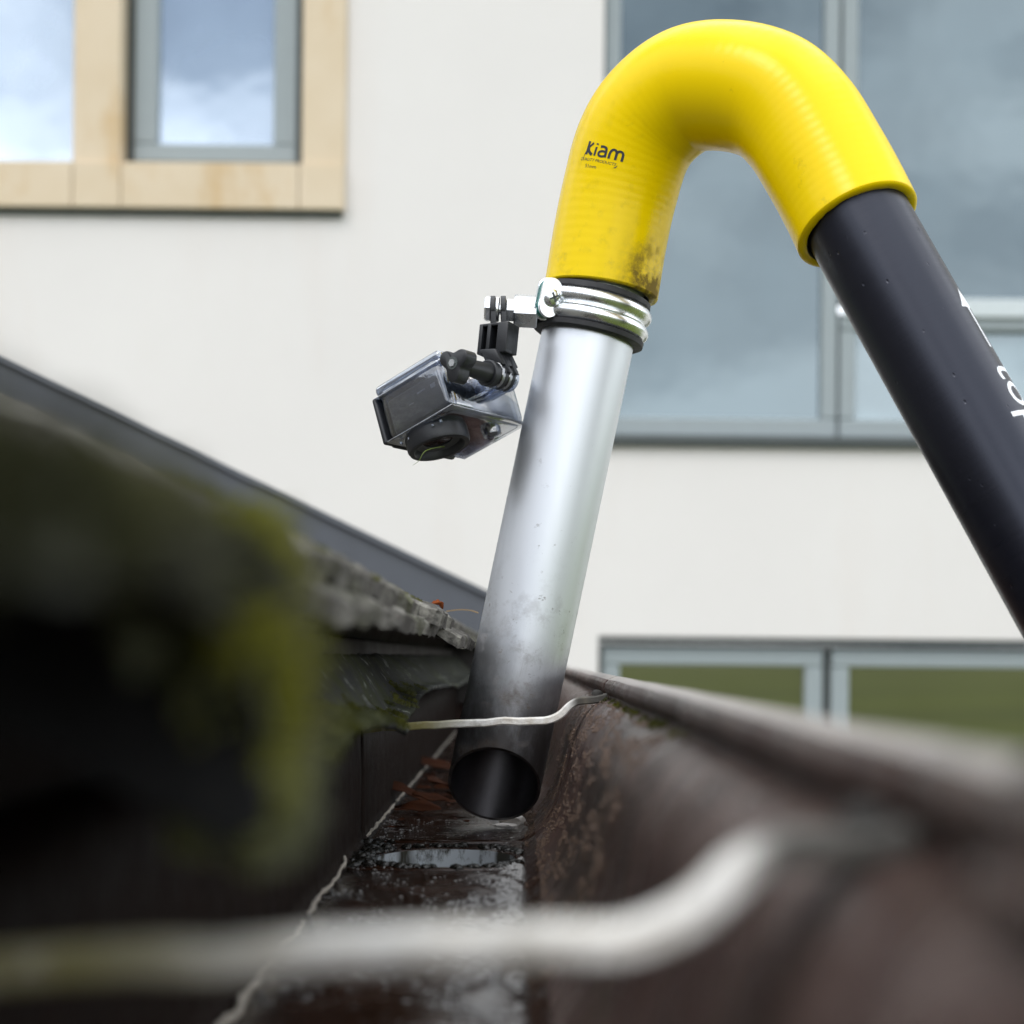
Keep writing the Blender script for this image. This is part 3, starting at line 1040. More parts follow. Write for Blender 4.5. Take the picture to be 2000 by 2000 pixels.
# sagging eaves felt
edge = [(214, -34, -21), (260, -37, -21.5), (350, -42, -20), (450, -46, -20), (560, -48, -24), (640, -48.5, -30), (668, -50, -31.5),
        (700, -57, -31), (760, -56, -30), (800, -54, -26), (880, -52, -18), (1000, -44, -18), (1200, -48, -22), (1500, -50, -22), (1990, -52, -22)]
ep = spline([(x, y, z) for y, x, z in edge], 7)
m = MB()
nt = 14
vs, fs = [], []
for i, e in enumerate(ep):
    top = Vector((-84, e.y, 0))
    for j in range(nt + 1):
        t = j / nt
        p = top.lerp(e, t)
        bulge = math.sin(t * PI)
        p.z += -6 * bulge + 5 * math.sin(t * PI * 2) * 0.4
        p.z += fract((p.x * 1.4, p.y, 3), 0.035) * 3.5 * bulge + fract((p.x, p.y, 8), 0.12) * 1.5
        p.x += fract((p.y, t * 20, 5), 0.06) * 2.0 * t
        if t > 0.9:
            p.z -= 2.0 * (t - 0.9) / 0.1
        vs.append(p)
for i in range(len(ep) - 1):
    for j in range(nt):
        k = i * (nt + 1) + j
        fs.append([k, k + 1, k + nt + 2, k + nt + 1])
m.add(vs, fs)
o = m.build('eaves_felt', M['felt'], near, smooth=60, solid=2.2)
tag(o, 'dark mossy felt edge sagging into the gutter')

# ------------------------------------------------------------------ gutter
FLZ = -95.0
gut = thing('rain_gutter', (-81, 730, FLZ - 4), 'old brown painted metal gutter with shaped front and dirty bed', 'gutter')
wallL = [(-81.0, -24.0), (-81.0, -60.0), (-81.0, -88.0), (-80.2, -93.0)]
floorP = [(-77.5, -95.0), (-60, -95.2), (-34, -95.4), (-10, -95.2), (1.0, -95.0)]
front_c = spline([(1.0, 0, -95.0), (8, 0, -90.5), (14, 0, -83), (19.5, 0, -73), (23, 0, -62), (26, 0, -50), (29, 0, -39), (34, 0, -29.5), (40, 0, -23.5), (45.5, 0, -21.5)], 4)
front = [(p.x, p.z) for p in front_c][1:]
lip = [(45.9, -19.8), (44.2, -18.0), (43.2, -15.8), (43.8, -13.4), (45.6, -11.6), (48.0, -10.4), (50.4, -9.9), (52.2, -10.6), (52.8, -12.4), (52.6, -22.0)]
def gutter_section(y0, y1, inset=0.0, hole=None):
    m = MB()
    prof = wallL + floorP + front + lip
    nL, nF = len(wallL), len(wallL) + len(floorP)
    n = max(2, int(abs(y1 - y0) / 12))
    def strip(pr, ya, yb, cnt, mi):
        vs, fs = [], []
        for i in range(cnt + 1):
            y = ya + (yb - ya) * i / cnt
            for k, (x, z) in enumerate(pr):
                wob = fract((x * 0.6, y * 0.25, z * 0.6), 0.05) * 0.5
                vs.append((x + wob, y, z + wob * 0.5 - inset * 0 ))
        mm = len(pr)
        for i in range(cnt):
            for k in range(mm - 1):
                fs.append([i * mm + k, i * mm + k + 1, (i + 1) * mm + k + 1, (i + 1) * mm + k])
        m.add(vs, fs, mi)
    strip(wallL + [floorP[0]], y0, y1, n, 3)
    strip([floorP[-1]] + front[:4], y0, y1, n, 1)
    strip(front[3:] + lip[:5], y0, y1, n, 0)
    strip(lip[4:], y0, y1, n, 2)
    if hole is None:
        strip(floorP, y0, y1, n, 1)
    else:
        hx, hy, hr = hole
        ya, yb = hy - 45, hy + 45
        strip(floorP, y0, ya, int((ya - y0) / 12), 1)
        strip(floorP, yb, y1, 3, 1)
        xa, xb = floorP[0][0], floorP[-1][0]
        N = 72
        vs, fs = [], []
        for i in range(N):
            q = 2 * PI * i / N
            c, s = math.cos(q), math.sin(q)
            tx = (xb - hx) / c if c > 1e-6 else ((xa - hx) / c if c < -1e-6 else 1e9)
            ty = (yb - hy) / s if s > 1e-6 else ((ya - hy) / s if s < -1e-6 else 1e9)
            t = min(tx, ty)
            rr = [hr, hr + 0.6, hr + 2.0, None]
            zz = [-95.9, -95.4, -95.1, -95.0]
            for r, z in zip(rr, zz):
                r = t if r is None else min(r + fract((c * 20, s * 20, r), 0.3) * 0.5, t)
                vs.append((hx + c * r, hy + s * r, z))
        for i in range(N):
            j = (i + 1) % N
            for k in range(3):
                fs.append([i * 4 + k, i * 4 + k + 1, j * 4 + k + 1, j * 4 + k])
        m.add(vs, fs, 1)
    return m.build('gutter_section', [M['paint'], M['bed'], M['lip'], M['back_wall']], gut, smooth=50, solid=2.4, fix=False, soff=-1, weld=True)
HOLE = (-35.0, 730.0, 33.0)
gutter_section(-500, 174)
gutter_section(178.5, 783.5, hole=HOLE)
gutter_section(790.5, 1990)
# joint gaskets sit back in the gaps
for y0, y1 in ((171, 181), (780, 794)):
    m = MB()
    full = wallL + floorP + front + [(46.5, -20)]
    vs, fs = [], []
    def off(k):
        a = Vector((full[max(k - 1, 0)][0], 0, full[max(k - 1, 0)][1])); b = Vector((full[min(k + 1, len(full) - 1)][0], 0, full[min(k + 1, len(full) - 1)][1]))
        t = (b - a).normalized()
        return Vector((t.z, 0, -t.x))
    for y in (y0, y1):
        for k, (x, z) in enumerate(full):
            d = off(k) * 1.3
            vs.append((x + d.x, y, z + d.z))
    mm = len(full)
    for k in range(mm - 1):
        fs.append([k, k + 1, mm + k + 1, mm + k])
    m.add(vs, fs)
    m.build('joint_gasket', M['dirty_rubber'], gut, smooth=50, solid=3.2)
# stop end
m = MB(); m.box((-17, 1993, -58), (136, 4, 84)); m.build('stop_end', M['paint'], gut, smooth=0)
# outlet spigot under the hole
m = MB()
m.revolve((HOLE[0], HOLE[1], FLZ), (0, 0, 1), (1, 0, 0), [(32.7, -0.5), (32.4, -90), (34.6, -90), (34.8, -3.4), (33.0, -3.0)], seg=72)
m.build('outlet_spigot', M['outlet'], gut, smooth=40)
# straps tying the front lip back
def strap(y):
    path = spline([(-80, y + 2, -35.5), (-60, y + 1.5, -34.3), (-17, y, -32.0), (8, y, -31.3), (15, y, -30.4), (20.5, y, -28), (25.5, y, -23.6), (30, y, -21.3), (37, y, -20.3), (44.5, y, -19.2)], 7)
    path = [p + Vector((0, fract((p.x, y, 1), 0.05) * 0.8, fract((p.x, y, 4), 0.10) * 0.8 - 1.3)) for p in path]
    prof = [(-4.6, -1.3), (-4, -1.9), (4, -1.9), (4.6, -1.3), (4.6, 1.3), (4, 1.9), (-4, 1.9), (-4.6, 1.3)]
    m = MB(); m.sweep(path, prof)
    st_ = m.build('strap', M['galv'], gut, smooth=40)
    m = MB()
    m.revolve((39.5, y, -18.6), (0.05, 0, 1), (1, 0, 0), [(0.01, 2.0), (1.6, 1.7), (2.8, 0.6), (3.0, -1.0), (0.01, -1.0)], seg=20)
    m.build('rivet', M['dirty_rubber'], st_, smooth=50)
    return st_
strap(176.5)
strap(783)
# clip of the near strap folded over the lip
m = MB()
clip = spline([(38, 0, -19.5), (41.5, 0, -17.5), (41.4, 0, -13.5), (44.5, 0, -9.6), (50, 0, -7.6), (54.2, 0, -9.5), (54.8, 0, -14), (54.6, 0, -24)], 4)
vs, fs = [], []
for y in (98, 106, 118, 130):
    for p in clip:
        vs.append((p.x, y, p.z))
mm = len(clip)
for i in range(3):
    for k in range(mm - 1):
        fs.append([i * mm + k, i * mm + k + 1, (i + 1) * mm + k + 1, (i + 1) * mm + k])
m.add(vs, fs)
m.build('strap_clip', M['paint'], gut, smooth=50, solid=1.6)
# pale beads in the back corner of the bed
def bead(pts, r, seed, lump):
    path = spline(pts, 14)
    path = [p + Vector((fract((p.y, 1, seed), 0.06) * lump, 0, fract((p.y, 7, seed), 0.09) * lump * 0.6)) for p in path]
    prof = [(math.cos(2 * PI * k / 7), math.sin(2 * PI * k / 7)) for k in range(7)]
    sc = [r * (0.75 + 0.9 * abs(fract((p.y, 2, seed + 5), 0.16)) + 0.5 * fract((p.y, 4, seed), 0.5)) for p in path]
    m = MB(); m.sweep(path, prof, scale=sc)
    return m.build('corner_bead', M['bead'], gut, smooth=60)
bead([(-79.5, 800, -93.5), (-79.3, 900, -93.4), (-79.6, 1050, -93.4), (-79.4, 1250, -93.4), (-79.4, 1500, -93.4), (-79.4, 1900, -93.4)], 0.85, 1, 0.9)
bead([(-84 + 4, 706, -92.0), (-78.5, 676, -94.2), (-78.2, 640, -94.4), (-78.6, 600, -94.2), (-78, 566, -94.4)], 0.95, 2, 1.2)
bead([(-77.6, 552, -94.4), (-77.4, 500, -94.4), (-76.5, 450, -94.5), (-76.2, 400, -94.5), (-76.8, 340, -94.5), (-77, 250, -94.5)], 1.05, 3, 2.6)

# ------------------------------------------------------------------ the gutter vacuum wand
wand = thing('gutter_vacuum_wand', (-14, 840, -92), 'gutter cleaning wand: silver nozzle, yellow elbow hose and black pole', 'wand')
ax = Vector((0.2055, 0.0, 0.9787)).normalized()
nb = Vector((-14.0, 840.0, -70.0))           # axis point in the middle of the slanted mouth
R_N = 25.5
# slanted-cut nozzle
m = MB()
SEG = 96
e1 = Vector((ax.z, 0, -ax.x)); e2 = Vector((0, 1, 0))
LT = 345.0
def nozzle_surface(r, flip, mi=0):
    vs, fs, uv = [], [], []
    NR = 40
    for k in range(SEG + 1):
        q = 2 * PI * k / SEG
        d = e1 * -math.sin(q) + e2 * math.cos(q)
        h0 = -0.86 * (d.y * r)
        for i in range(NR + 1):
            h = h0 + (LT - h0) * i / NR
            vs.append(nb + d * r + ax * h)
            uv.append((k / SEG, (h + 23) / 1000))
    for k in range(SEG):
        for i in range(NR):
            a, b = k * (NR + 1) + i, (k + 1) * (NR + 1) + i
            qd = [a, b, b + 1, a + 1]
            fs.append(qd[::-1] if flip else qd)
    m.add(vs, fs, mi, uv)
    return NR
o0 = len(m.v); NR = nozzle_surface(R_N, False)
o1 = len(m.v); nozzle_surface(R_N - 1.6, True, 1)
for k in range(SEG):
    m.uv[len(m.f)] = [(0, 0.0)] * 4
    m.f.append([o0 + k * (NR + 1), o1 + k * (NR + 1), o1 + (k + 1) * (NR + 1), o0 + (k + 1) * (NR + 1)]); m.mi.append(0)
m.build('nozzle_tube', [M['alu'], M['alu_inside']], wand, smooth=35, fix=False)

# yellow elbow hose
hp = [(1174, 570, 840), (1192, 461, 840), (1211, 373, 838), (1237, 285, 833), (1278, 223, 826), (1345, 176, 815), (1426, 169, 802),
      (1506, 191, 790), (1563, 243, 781), (1609, 316, 772), (1646, 383, 764), (1674, 440, 757)]
hpts = spline([at(*q) for q in hp], 10)
hfr = frames(hpts)
hL = lens(hpts)
HT = hL[-1]
def hrad(s):
    return 31.2 + 1.3 * math.exp(-((s - HT * 0.5) / 70) ** 2) - 0.3 * (s / HT)
m = MB()
tube_uv(m, hpts, hfr, hL, hrad, 96)
# cut ends: rounded lip and a short way inside
def hose_end(i_list, inner):
    pass
for end in (0, -1):
    t, a1, a2 = hfr[end]
    c = hpts[end]; r = hrad(hL[end]); sgn = -1 if end == 0 else 1
    vs, fs, uv = [], [], []
    prof = [(r, 0.0), (r - 0.5, 0.7), (r - 1.6, 1.0), (26.6, 1.0), (25.9, 0.4), (25.8, -6.0)]
    SG = 96
    for k in range(SG + 1):
        q = 2 * PI * k / SG
        d = a1 * -math.sin(q) + a2 * math.cos(q)
        for j, (rr, h) in enumerate(prof):
            rag = fract((k * 0.9, j, end * 5 + 3), 0.5) * (0.45 if j >= 3 else 0.1)
            vs.append(c + d * rr + t * sgn * (h + rag)); uv.append((k / SG, hL[end] / 1000))
    n_ = len(prof)
    for k in range(SG):
        for j in range(n_ - 1):
            qd = [k * n_ + j, (k + 1) * n_ + j, (k + 1) * n_ + j + 1, k * n_ + j + 1]
            fs.append(qd if end == 0 else qd[::-1])
    m.add(vs, fs, 0, uv)
    for fi in range(len(fs)):
        if fi % (n_ - 1) >= 3: m.mi[len(m.mi) - len(fs) + fi] = 1
hose = m.build('elbow_hose', [M['yellow'], M['dirty_rubber']], wand, smooth=60, fix=False)

def on_path(pts, fr, L, rad, phi, s, lift):
    s = max(0.0, min(L[-1] - 1e-4, s))
    lo = 0
    while lo < len(L) - 2 and L[lo + 1] < s:
        lo += 1
    f = (s - L[lo]) / (L[lo + 1] - L[lo])
    p = pts[lo].lerp(pts[lo + 1], f)
    t, a1, a2 = [fr[lo][k].lerp(fr[lo + 1][k], f).normalized() for k in range(3)]
    r = (rad(s) if callable(rad) else rad) + lift
    return p + (a1 * math.sin(phi) - a2 * math.cos(phi)) * r

def hose_text(body, size, phi, s, slant=0.0, align='CENTER', sx=1.0, rot=0.0):
    vs, fs = text_mesh(body, size, align)
    m = MB()
    out = []
    for x, y in vs:
        x = x * sx + y * slant
        x, y = x * math.cos(rot) - y * math.sin(rot), x * math.sin(rot) + y * math.cos(rot)
        out.append(on_path(hpts, hfr, hL, hrad, phi + x / 31.2, s + y, 0.12))
    m.add(out, fs)
    return m.build('printed_lettering', M['print_dark'], hose, smooth=0, fix=False)
def hose_stroke(pl, wd):
    m = MB()
    vs, fs = [], []
    for i, (x, y) in enumerate(pl):
        a = Vector(pl[max(i - 1, 0)]); b = Vector(pl[min(i + 1, len(pl) - 1)])
        t = (b - a).normalized(); n_ = Vector((-t.y, t.x))
        k = wd * (0.35 + 0.65 * math.sin(PI * i / (len(pl) - 1)))
        for sg in (-1, 1):
            vs.append(on_path(hpts, hfr, hL, hrad, (x + n_.x * sg * k) / 31.2, y + n_.y * sg * k, 0.12))
    for i in range(len(pl) - 1):
        fs.append([2 * i, 2 * i + 1, 2 * i + 3, 2 * i + 2])
    m.add(vs, fs)
    m.build('printed_swoosh', M['print_dark'], hose, smooth=0, fix=False)
T0 = 66.8
# "Kiam" drawn with monoline strokes
def kiam():
    m = MB()
    def stroke(pl, wd=0.62):
        pl = [Vector((p[0], p[1], 0)) for p in spline([(a, b, 0) for a, b in pl], 5)] if len(pl) > 2 else [Vector((*p, 0)) for p in pl]
        vs, fs = [], []
        for i, p in enumerate(pl):
            t = (pl[min(i + 1, len(pl) - 1)] - pl[max(i - 1, 0)]).normalized()
            n_ = Vector((-t.y, t.x, 0))
            for sg in (-1, 1):
                x, y = p.x + n_.x * sg * wd, p.y + n_.y * sg * wd
                vs.append(on_path(hpts, hfr, hL, hrad, KPHI + (x - 10.8) / 31.2, T0 + y, 0.13))
        for i in range(len(pl) - 1):
            fs.append([2 * i, 2 * i + 1, 2 * i + 3, 2 * i + 2])
        m.add(vs, fs)
    stroke([(0.6, 0), (0.9, 6.6)], 0.72)
    stroke([(3.9, 6.2), (1.9, 4.2), (1.3, 3.3)], 0.55)
    stroke([(1.3, 3.3), (2.2, 1.6), (4.3, 0.2)], 0.8)
    stroke([(6.0, 0), (6.2, 4.6)], 0.6)
    stroke([(6.3, 5.7), (6.36, 6.5)], 0.62)
    stroke([(8.6, 5.2), (10.2, 5.6), (11.9, 5.1), (12.3, 3.6), (12.3, 0.1)], 0.66)
    stroke([(12.2, 3.1), (10.0, 3.1), (8.4, 2.2), (8.6, 0.7), (10.4, 0.3), (12.2, 0.9)], 0.62)
    stroke([(14.5, 0), (14.6, 3.2), (15.6, 5.2), (17.2, 5.3), (18.1, 3.8), (18.1, 0)], 0.68)
    stroke([(18.1, 3.6), (19.0, 5.2), (20.6, 5.3), (21.6, 3.8), (21.6, 0)], 0.68)
    return m.build('printed_lettering', M['print_dark'], hose, smooth=0, fix=False)
KPHI = math.radians(-25)
kiam()
hose_text('QUALITY PRODUCTS', 2.3, math.radians(-30), T0 - 3.2, slant=0.25)
hose_text('51mm', 2.9, math.radians(-35), T0 - 7.0)
hose_stroke([(-25.2 + 1.2 * (1 - math.cos(q)) * 3.0, T0 - 2.6 + 6.2 * math.sin(q)) for q in [i / 14 * 1.25 for i in range(15)]], 0.22)
hose_stroke([(-6.0 + 1.6 * i / 8, T0 - 4.6 + 1.7 * (i / 8) ** 2) for i in range(9)], 0.3)

# black pole
pp0 = at(1672, 430, 757); pp1 = at(2092, 1180, 702)
pdir = (pp1 - pp0).normalized()
pl_len = (3380.0 + pp0.z) / -pdir.z
ps = pp0 - pdir * 10
ppts = [ps + pdir * (pl_len * i / 120) for i in range(121)]
pfr = []
for p in ppts:
    a2 = Vector((0, 1, 0)); a2 = (a2 - pdir * a2.dot(pdir)).normalized()
    pfr.append((pdir, a2.cross(pdir).normalized(), a2))
pL = lens(ppts)
R_P = 25.6
m = MB(); tube_uv(m, ppts, pfr, pL, R_P, 96)
pole = m.build('pole', M['pole'], wand, smooth=60, fix=False)
# the pole runs downwards, so "right" in the picture is minus its side vector
def pole_pt(phi, s, lift):
    a2 = at(1960, 740, 735).normalized(); a2 = (a2 - pdir * a2.dot(pdir)).normalized()
    right = a2.cross(pdir).normalized()
    right = right if right.x > 0 else -right
    return ps + pdir * (s + 10) + (right * math.sin(phi) - a2 * math.cos(phi)) * (R_P + lift)
PB = math.radians(60.5)
vs, fs = text_mesh('top', 28.0, 'LEFT')
m = MB(); m.add([pole_pt(PB + y / R_P, 102.0 + x, 0.1) for x, y in vs], fs)
m.build('printed_lettering', M['print_white'], pole, smooth=0, fix=False)
m = MB()
am = math.radians(77)
def strip2(pl):
    vs, fs = [], []
    for s, wd in pl:
        for q in range(5):
            a = -wd + 2 * wd * q / 4
            vs.append(pole_pt(am + a / R_P, s, 0.1))
    for i in range(len(pl) - 1):
        for q in range(4):
            fs.append([i * 5 + q, i * 5 + q + 1, (i + 1) * 5 + q + 1, (i + 1) * 5 + q])
    m.add(vs, fs)
strip2([(59.5, 0.05), (62, 1.2), (65, 2.8), (68, 4.6), (70.5, 6.3)])
strip2([(69.5, 1.0), (79, 1.0), (93, 1.0)])
m.build('printed_arrow', M['print_white'], pole, smooth=0, fix=False)

# ------------------------------------------------------------------ pipe clamp with bolt
cc = nb + ax * ((at(1160, 620, 840) - nb).dot(ax))
clamp = thing('pipe_clamp', cc, 'shiny two-rib pipe clamp with black rubber lining below the yellow hose', 'clamp')
m = MB()
m.revolve(cc, ax, e1, [(25.7, -12.6), (28.6, -12.8), (30.4, -11.8), (30.6, -9.4), (29.0, -8.4), (29.0, 8.4), (30.2, 9.2), (30.0, 11.8), (28.2, 12.4), (25.7, 12.4)], seg=96)
m.build('rubber_lining', M['rubber'], clamp, smooth=50)
bandp = []
for lo, hi in ((-8.6, -0.4), (0.4, 8.6)):
    for k in range(9):
        t = k / 8
        bandp.append((29.2 + 2.9 * math.sin(PI * t) ** 0.7, lo + (hi - lo) * t))
bandp += [(28.9, 8.6), (28.9, -8.6)]
m = MB()
# split where the ears stand (front left); angle measured from e1 (right) through ax x e1 (away)
EA = math.radians(180 + 38)
m.revolve(cc, ax, e1, bandp, seg=110, a0=EA - 2 * PI + math.radians(5), a1=EA - math.radians(5))
m.build('band', M['zinc'], clamp, smooth=50)
er = e1 * math.cos(EA) + e2 * math.sin(EA)          # outwards at the ears
et = ax.cross(er).normalized()
if et.y > 0: et = -et                               # towards the viewer
et = (et + er * 0.25).normalized()
ern = (er - et * er.dot(et)).normalized()
RE = Matrix((ern, et, ax)).transposed()
ec = cc + er * 34.0 + e1 * 1.5
m = MB()
def stadium(m, c, wd, ht, th):
    r_ = wd / 2
    for sg in (-1, 1):
        cz = c + ax * sg * (ht / 2 - r_)
        m.cyl(cz - et * th / 2, cz + et * th / 2, r_, seg=40, bevel=0.4)
    m.box(c, (wd - 0.02, th - 0.02, ht - wd), RE, bevel=0.0)
stadium(m, ec + et * 3.4, 11.5, 21.5, 1.9)
m.build('ear', M['zinc'], clamp, smooth=40)
m = MB()
stadium(m, ec - et * 1.8, 12.5, 23, 1.9)
m.build('ear', M['zinc'], clamp, smooth=40)
m = MB(); stadium(m, ec + et * 0.8, 11.0, 20, 2.6); m.build('ear_spacer', M['teal'], clamp, smooth=40)
m = MB()
sc_ = ec + et * 4.3 - ern * 0.5
m.revolve(sc_, et, ax, [(0.01, -0.5), (4.7, -0.5), (4.7, 0.8), (4.1, 2.2), (2.6, 3.0), (0.01, 3.2)], seg=32)
scr = m.build('screw', M['zinc'], clamp, smooth=40)
m = MB()
m.box(sc_ + et * 2.95, (5.2, 0.9, 1.0), RE @ Matrix.Rotation(0.6, 3, 'Y')); m.box(sc_ + et * 2.95, (1.0, 0.9, 5.2), RE @ Matrix.Rotation(0.6, 3, 'Y'))
m.build('screw_slot', M['gap'], scr, smooth=0)
# boss, standoff and bolt run out to the left
BY = 826.0
bz = (VPV - 603) * 822 / FPX
def bx_(u): return (u - VPU) * 822 / FPX
ba = Vector((1, 0.03, -0.05)).normalized()
def bpnt(u): 
    x = bx_(u); return Vector((x, BY, bz - (x - bx_(1000)) * 0.05))
m = MB(); m.cyl(bpnt(1004), bpnt(1050), 9.4, seg=6, bevel=0.7, phase=0.35); m.build('hex_standoff', M['zinc'], clamp, smooth=20)
m = MB(); m.cyl(bpnt(988), bpnt(1005), 6.6, seg=6, bevel=0.6, phase=0.2); m.build('hex_nut', M['zinc'], clamp, smooth=20)
m = MB(); m.cyl(bpnt(952), bpnt(1006), 2.6, seg=20); m.build('bolt_shank', M['zinc'], clamp)
m = MB(); m.cyl(bpnt(946), bpnt(960), 7.0, seg=6, bevel=0.9, phase=0.1); m.build('bolt_head', M['zinc'], clamp, smooth=20)
m = MB(); m.cyl(bpnt(966.5), bpnt(975), 6.6, seg=32, bevel=0.5); m.build('washer', M['zinc'], clamp)
# ------------------------------------------------------------------ action camera in its clear housing
vd = at(852, 800, 812).normalized()
vr = Vector((vd.y, -vd.x, 0)).normalized(); vu = vr.cross(vd).normalized()
hv = (vr * 0.73 + vu * 0.43 - vd * 0.53).normalized()          # top of camera -> foot
wv = vr * 0.60 - vu * 0.17 + vd * 0.78; wv = (wv - hv * wv.dot(hv)).normalized()
fv = hv.cross(wv).normalized()
if fv.z > 0: fv = -fv                                   # lens looks down
RC = Matrix((wv, hv, fv)).transposed()
pc = at(815.5, 786, 812)
bc = pc + wv * 29.0
acam = thing('action_camera', at(852, 890, 812), 'small action camera in clear housing hanging lens-down beside the silver tube', 'camera')
def cpt(w_, h_, f_): return bc + wv * w_ + hv * h_ + fv * f_
m = MB(); m.box(bc, (58, 40, 20.5), RC, bevel=2.2, seg=3)
body = m.build('camera_body', M['body'], acam, smooth=35)
for k, (h_, f_, a, b) in enumerate(((4, -4.5, 5.5, 0.9), (12.5, -4.0, 3.2, 2.4), (-4, -1.0, 3.0, 0.6))):
    m = MB(); m.box(cpt(-29.15, h_, f_), (0.3, a, b), RC); m.build('side_print', M['print_grey'], body, smooth=0)
m = MB(); m.cyl(cpt(-14, -4, 9.5), cpt(-14, -4, 15), 10.5, seg=48, bevel=1); m.build('lens_barrel', M['black_plastic'], acam)
# clear shell: walls as one hollow box
def shell(m, c, size, R, bevel, th):
    for s_, fl in ((0, 1), (th, -1)):
        m.box(c, tuple(q - 2 * s_ for q in size), R, bevel=max(bevel - s_, 0.8), seg=3)
m = MB(); shell(m, cpt(0, 0.5, -2.0), (65.5, 47, 33), RC, 5.5, 2.2)
sh = m.build('clear_housing', M['clear'], acam, smooth=35)
# moulded seam flange where the door closes
m = MB(); m.box(cpt(0, 0.5, -12.2), (67.5, 49.0, 1.6), RC, bevel=0.7, seg=2)
m.build('door_flange', M['clear_thick'], acam, smooth=40)
m = MB(); m.box(cpt(0, 0.5, 13.2), (66.2, 47.6, 1.2), RC, bevel=0.5, seg=2)
m.build('front_flange', M['clear'], acam, smooth=40)
m = MB(); m.box(cpt(0, 0.5, -16.2), (65.5, 47.5, 6.0), RC, bevel=2.4, seg=3); m.build('housing_back_door', M['clear_thick'], acam, smooth=35)
# black latch along the top
m = MB(); m.box(cpt(0, -25.2, -2.5), (52, 3.6, 33), RC, bevel=1.5, seg=3)
m.box(cpt(-26, -25.0, 0.0), (14, 3.0, 27), RC, bevel=1.3, seg=3)
m.build('latch', M['black_plastic'], acam, smooth=35)
# lens port
lc = cpt(-14, -4.5, 14)
m = MB(); m.revolve(lc, fv, wv, [(17.2, -3), (17.2, 6.5), (16.4, 8.2), (14.2, 8.4), (12.2, 5.6), (12.2, -3)], seg=72)
port = m.build('lens_port_ring', M['black_plastic'], acam, smooth=40)
m = MB(); m.revolve(lc, fv, wv, [(12.2, 5.0), (8.2, 4.2), (8.2, 3.2), (12.2, 3.2)], seg=64); m.build('lens_ring', M['grey_ring'], port, smooth=40)
m = MB(); m.revolve(lc, fv, wv, [(0.01, 3.2), (4, 3.6), (8.3, 3.9), (8.3, 2.0), (0.01, 2.0)], seg=64); m.build('lens_glass', M['lens_glass'], port, smooth=60)
for k in range(6):
    m = MB(); p = cpt(-29.5 + 0.2 * k, -17 + 5.6 * k, 15.2)
    m.cyl(p, p + fv * 1.6, 0.9, seg=10, bevel=0.3); m.build('housing_stud', M['clear_thick'], acam)
# button boss on the front
bc2 = cpt(14, 12, 14)
m = MB(); m.revolve(bc2, fv, wv, [(0.01, 5.5), (3.2, 5.2), (5.0, 3.8), (5.4, 0.5), (6.4, -0.5), (6.4, -2), (0.01, -2)], seg=32)
m.build('button_boss', M['clear_thick'], acam, smooth=40)
m = MB(); m.cyl(cpt(14, 12, 10.5), cpt(14, 12, 17.5), 3.0, seg=24); m.build('button', M['black_plastic'], acam)
# foot with clear fins
pin = cpt(0, 36, -3)
for q in (-6.0, 0.0, 6.0):
    m = MB()
    m.cyl(pin + wv * (q - 1.4), pin + wv * (q + 1.4), 7.2, seg=36, bevel=0.4)
    m.box(pin + wv * q - hv * 7, (2.6, 13, 13), RC, bevel=0.3)
    m.build('foot_fin', M['clear_thick'], acam, smooth=35)
# thumb screw
m = MB()
m.cyl(pin - wv * 39, pin - wv * 9, 3.6, 5.6, seg=24)
m.cyl(pin - wv * 8.5, pin + wv * 8, 2.4, seg=20)
m.build('thumb_screw_shaft', M['black_plastic'], acam)
m = MB()
kc = pin - wv * 36
vs, fs = [], []
NK = 60
for s_ in (-4.5, -4.0, 4.0, 4.8):
    for k in range(NK):
        q = 2 * PI * k / NK
        r = 7.6 + 2.2 * math.cos(3 * q + 0.5)
        if abs(s_) > 4.2: r -= 0.8
        vs.append(kc + wv * s_ + (hv * math.cos(q) + fv * math.sin(q)) * r)
for i in range(3):
    for k in range(NK):
        j = (k + 1) % NK
        fs.append([i * NK + k, i * NK + j, (i + 1) * NK + j, (i + 1) * NK + k])
fs.append(list(range(NK))); fs.append([3 * NK + k for k in range(NK)][::-1])
m.add(vs, fs)
m.build('thumb_screw_knob', M['black_plastic'], acam, smooth=40)
m = MB(); m.cyl(kc - wv * 4.9, kc - wv * 3.0, 3.3, seg=24); m.build('knob_recess', M['gap'], acam)
m = MB(); m.cyl(kc - wv * 5.6, kc - wv * 3.0, 2.0, seg=6); m.build('knob_bolt', M['zinc'], acam, smooth=20)

# black pivot arm between bolt and camera foot
arm = thing('pivot_arm', at(968, 690, 815), 'black finned pivot arm linking the clamp bolt to the action camera', 'mount')
def bxf(u, v, d=822): return at(u, v, d)
blk = at(972, 664, 818)
RA = Matrix.Rotation(math.radians(-28), 3, 'Z')
ra_x, ra_y = RA @ Vector((1, 0, 0)), RA @ Vector((0, 1, 0))
up = Vector((0.10, 0, 0.995)).normalized()
RB = Matrix((ra_x, up.cross(ra_x).normalized(), up)).transposed()
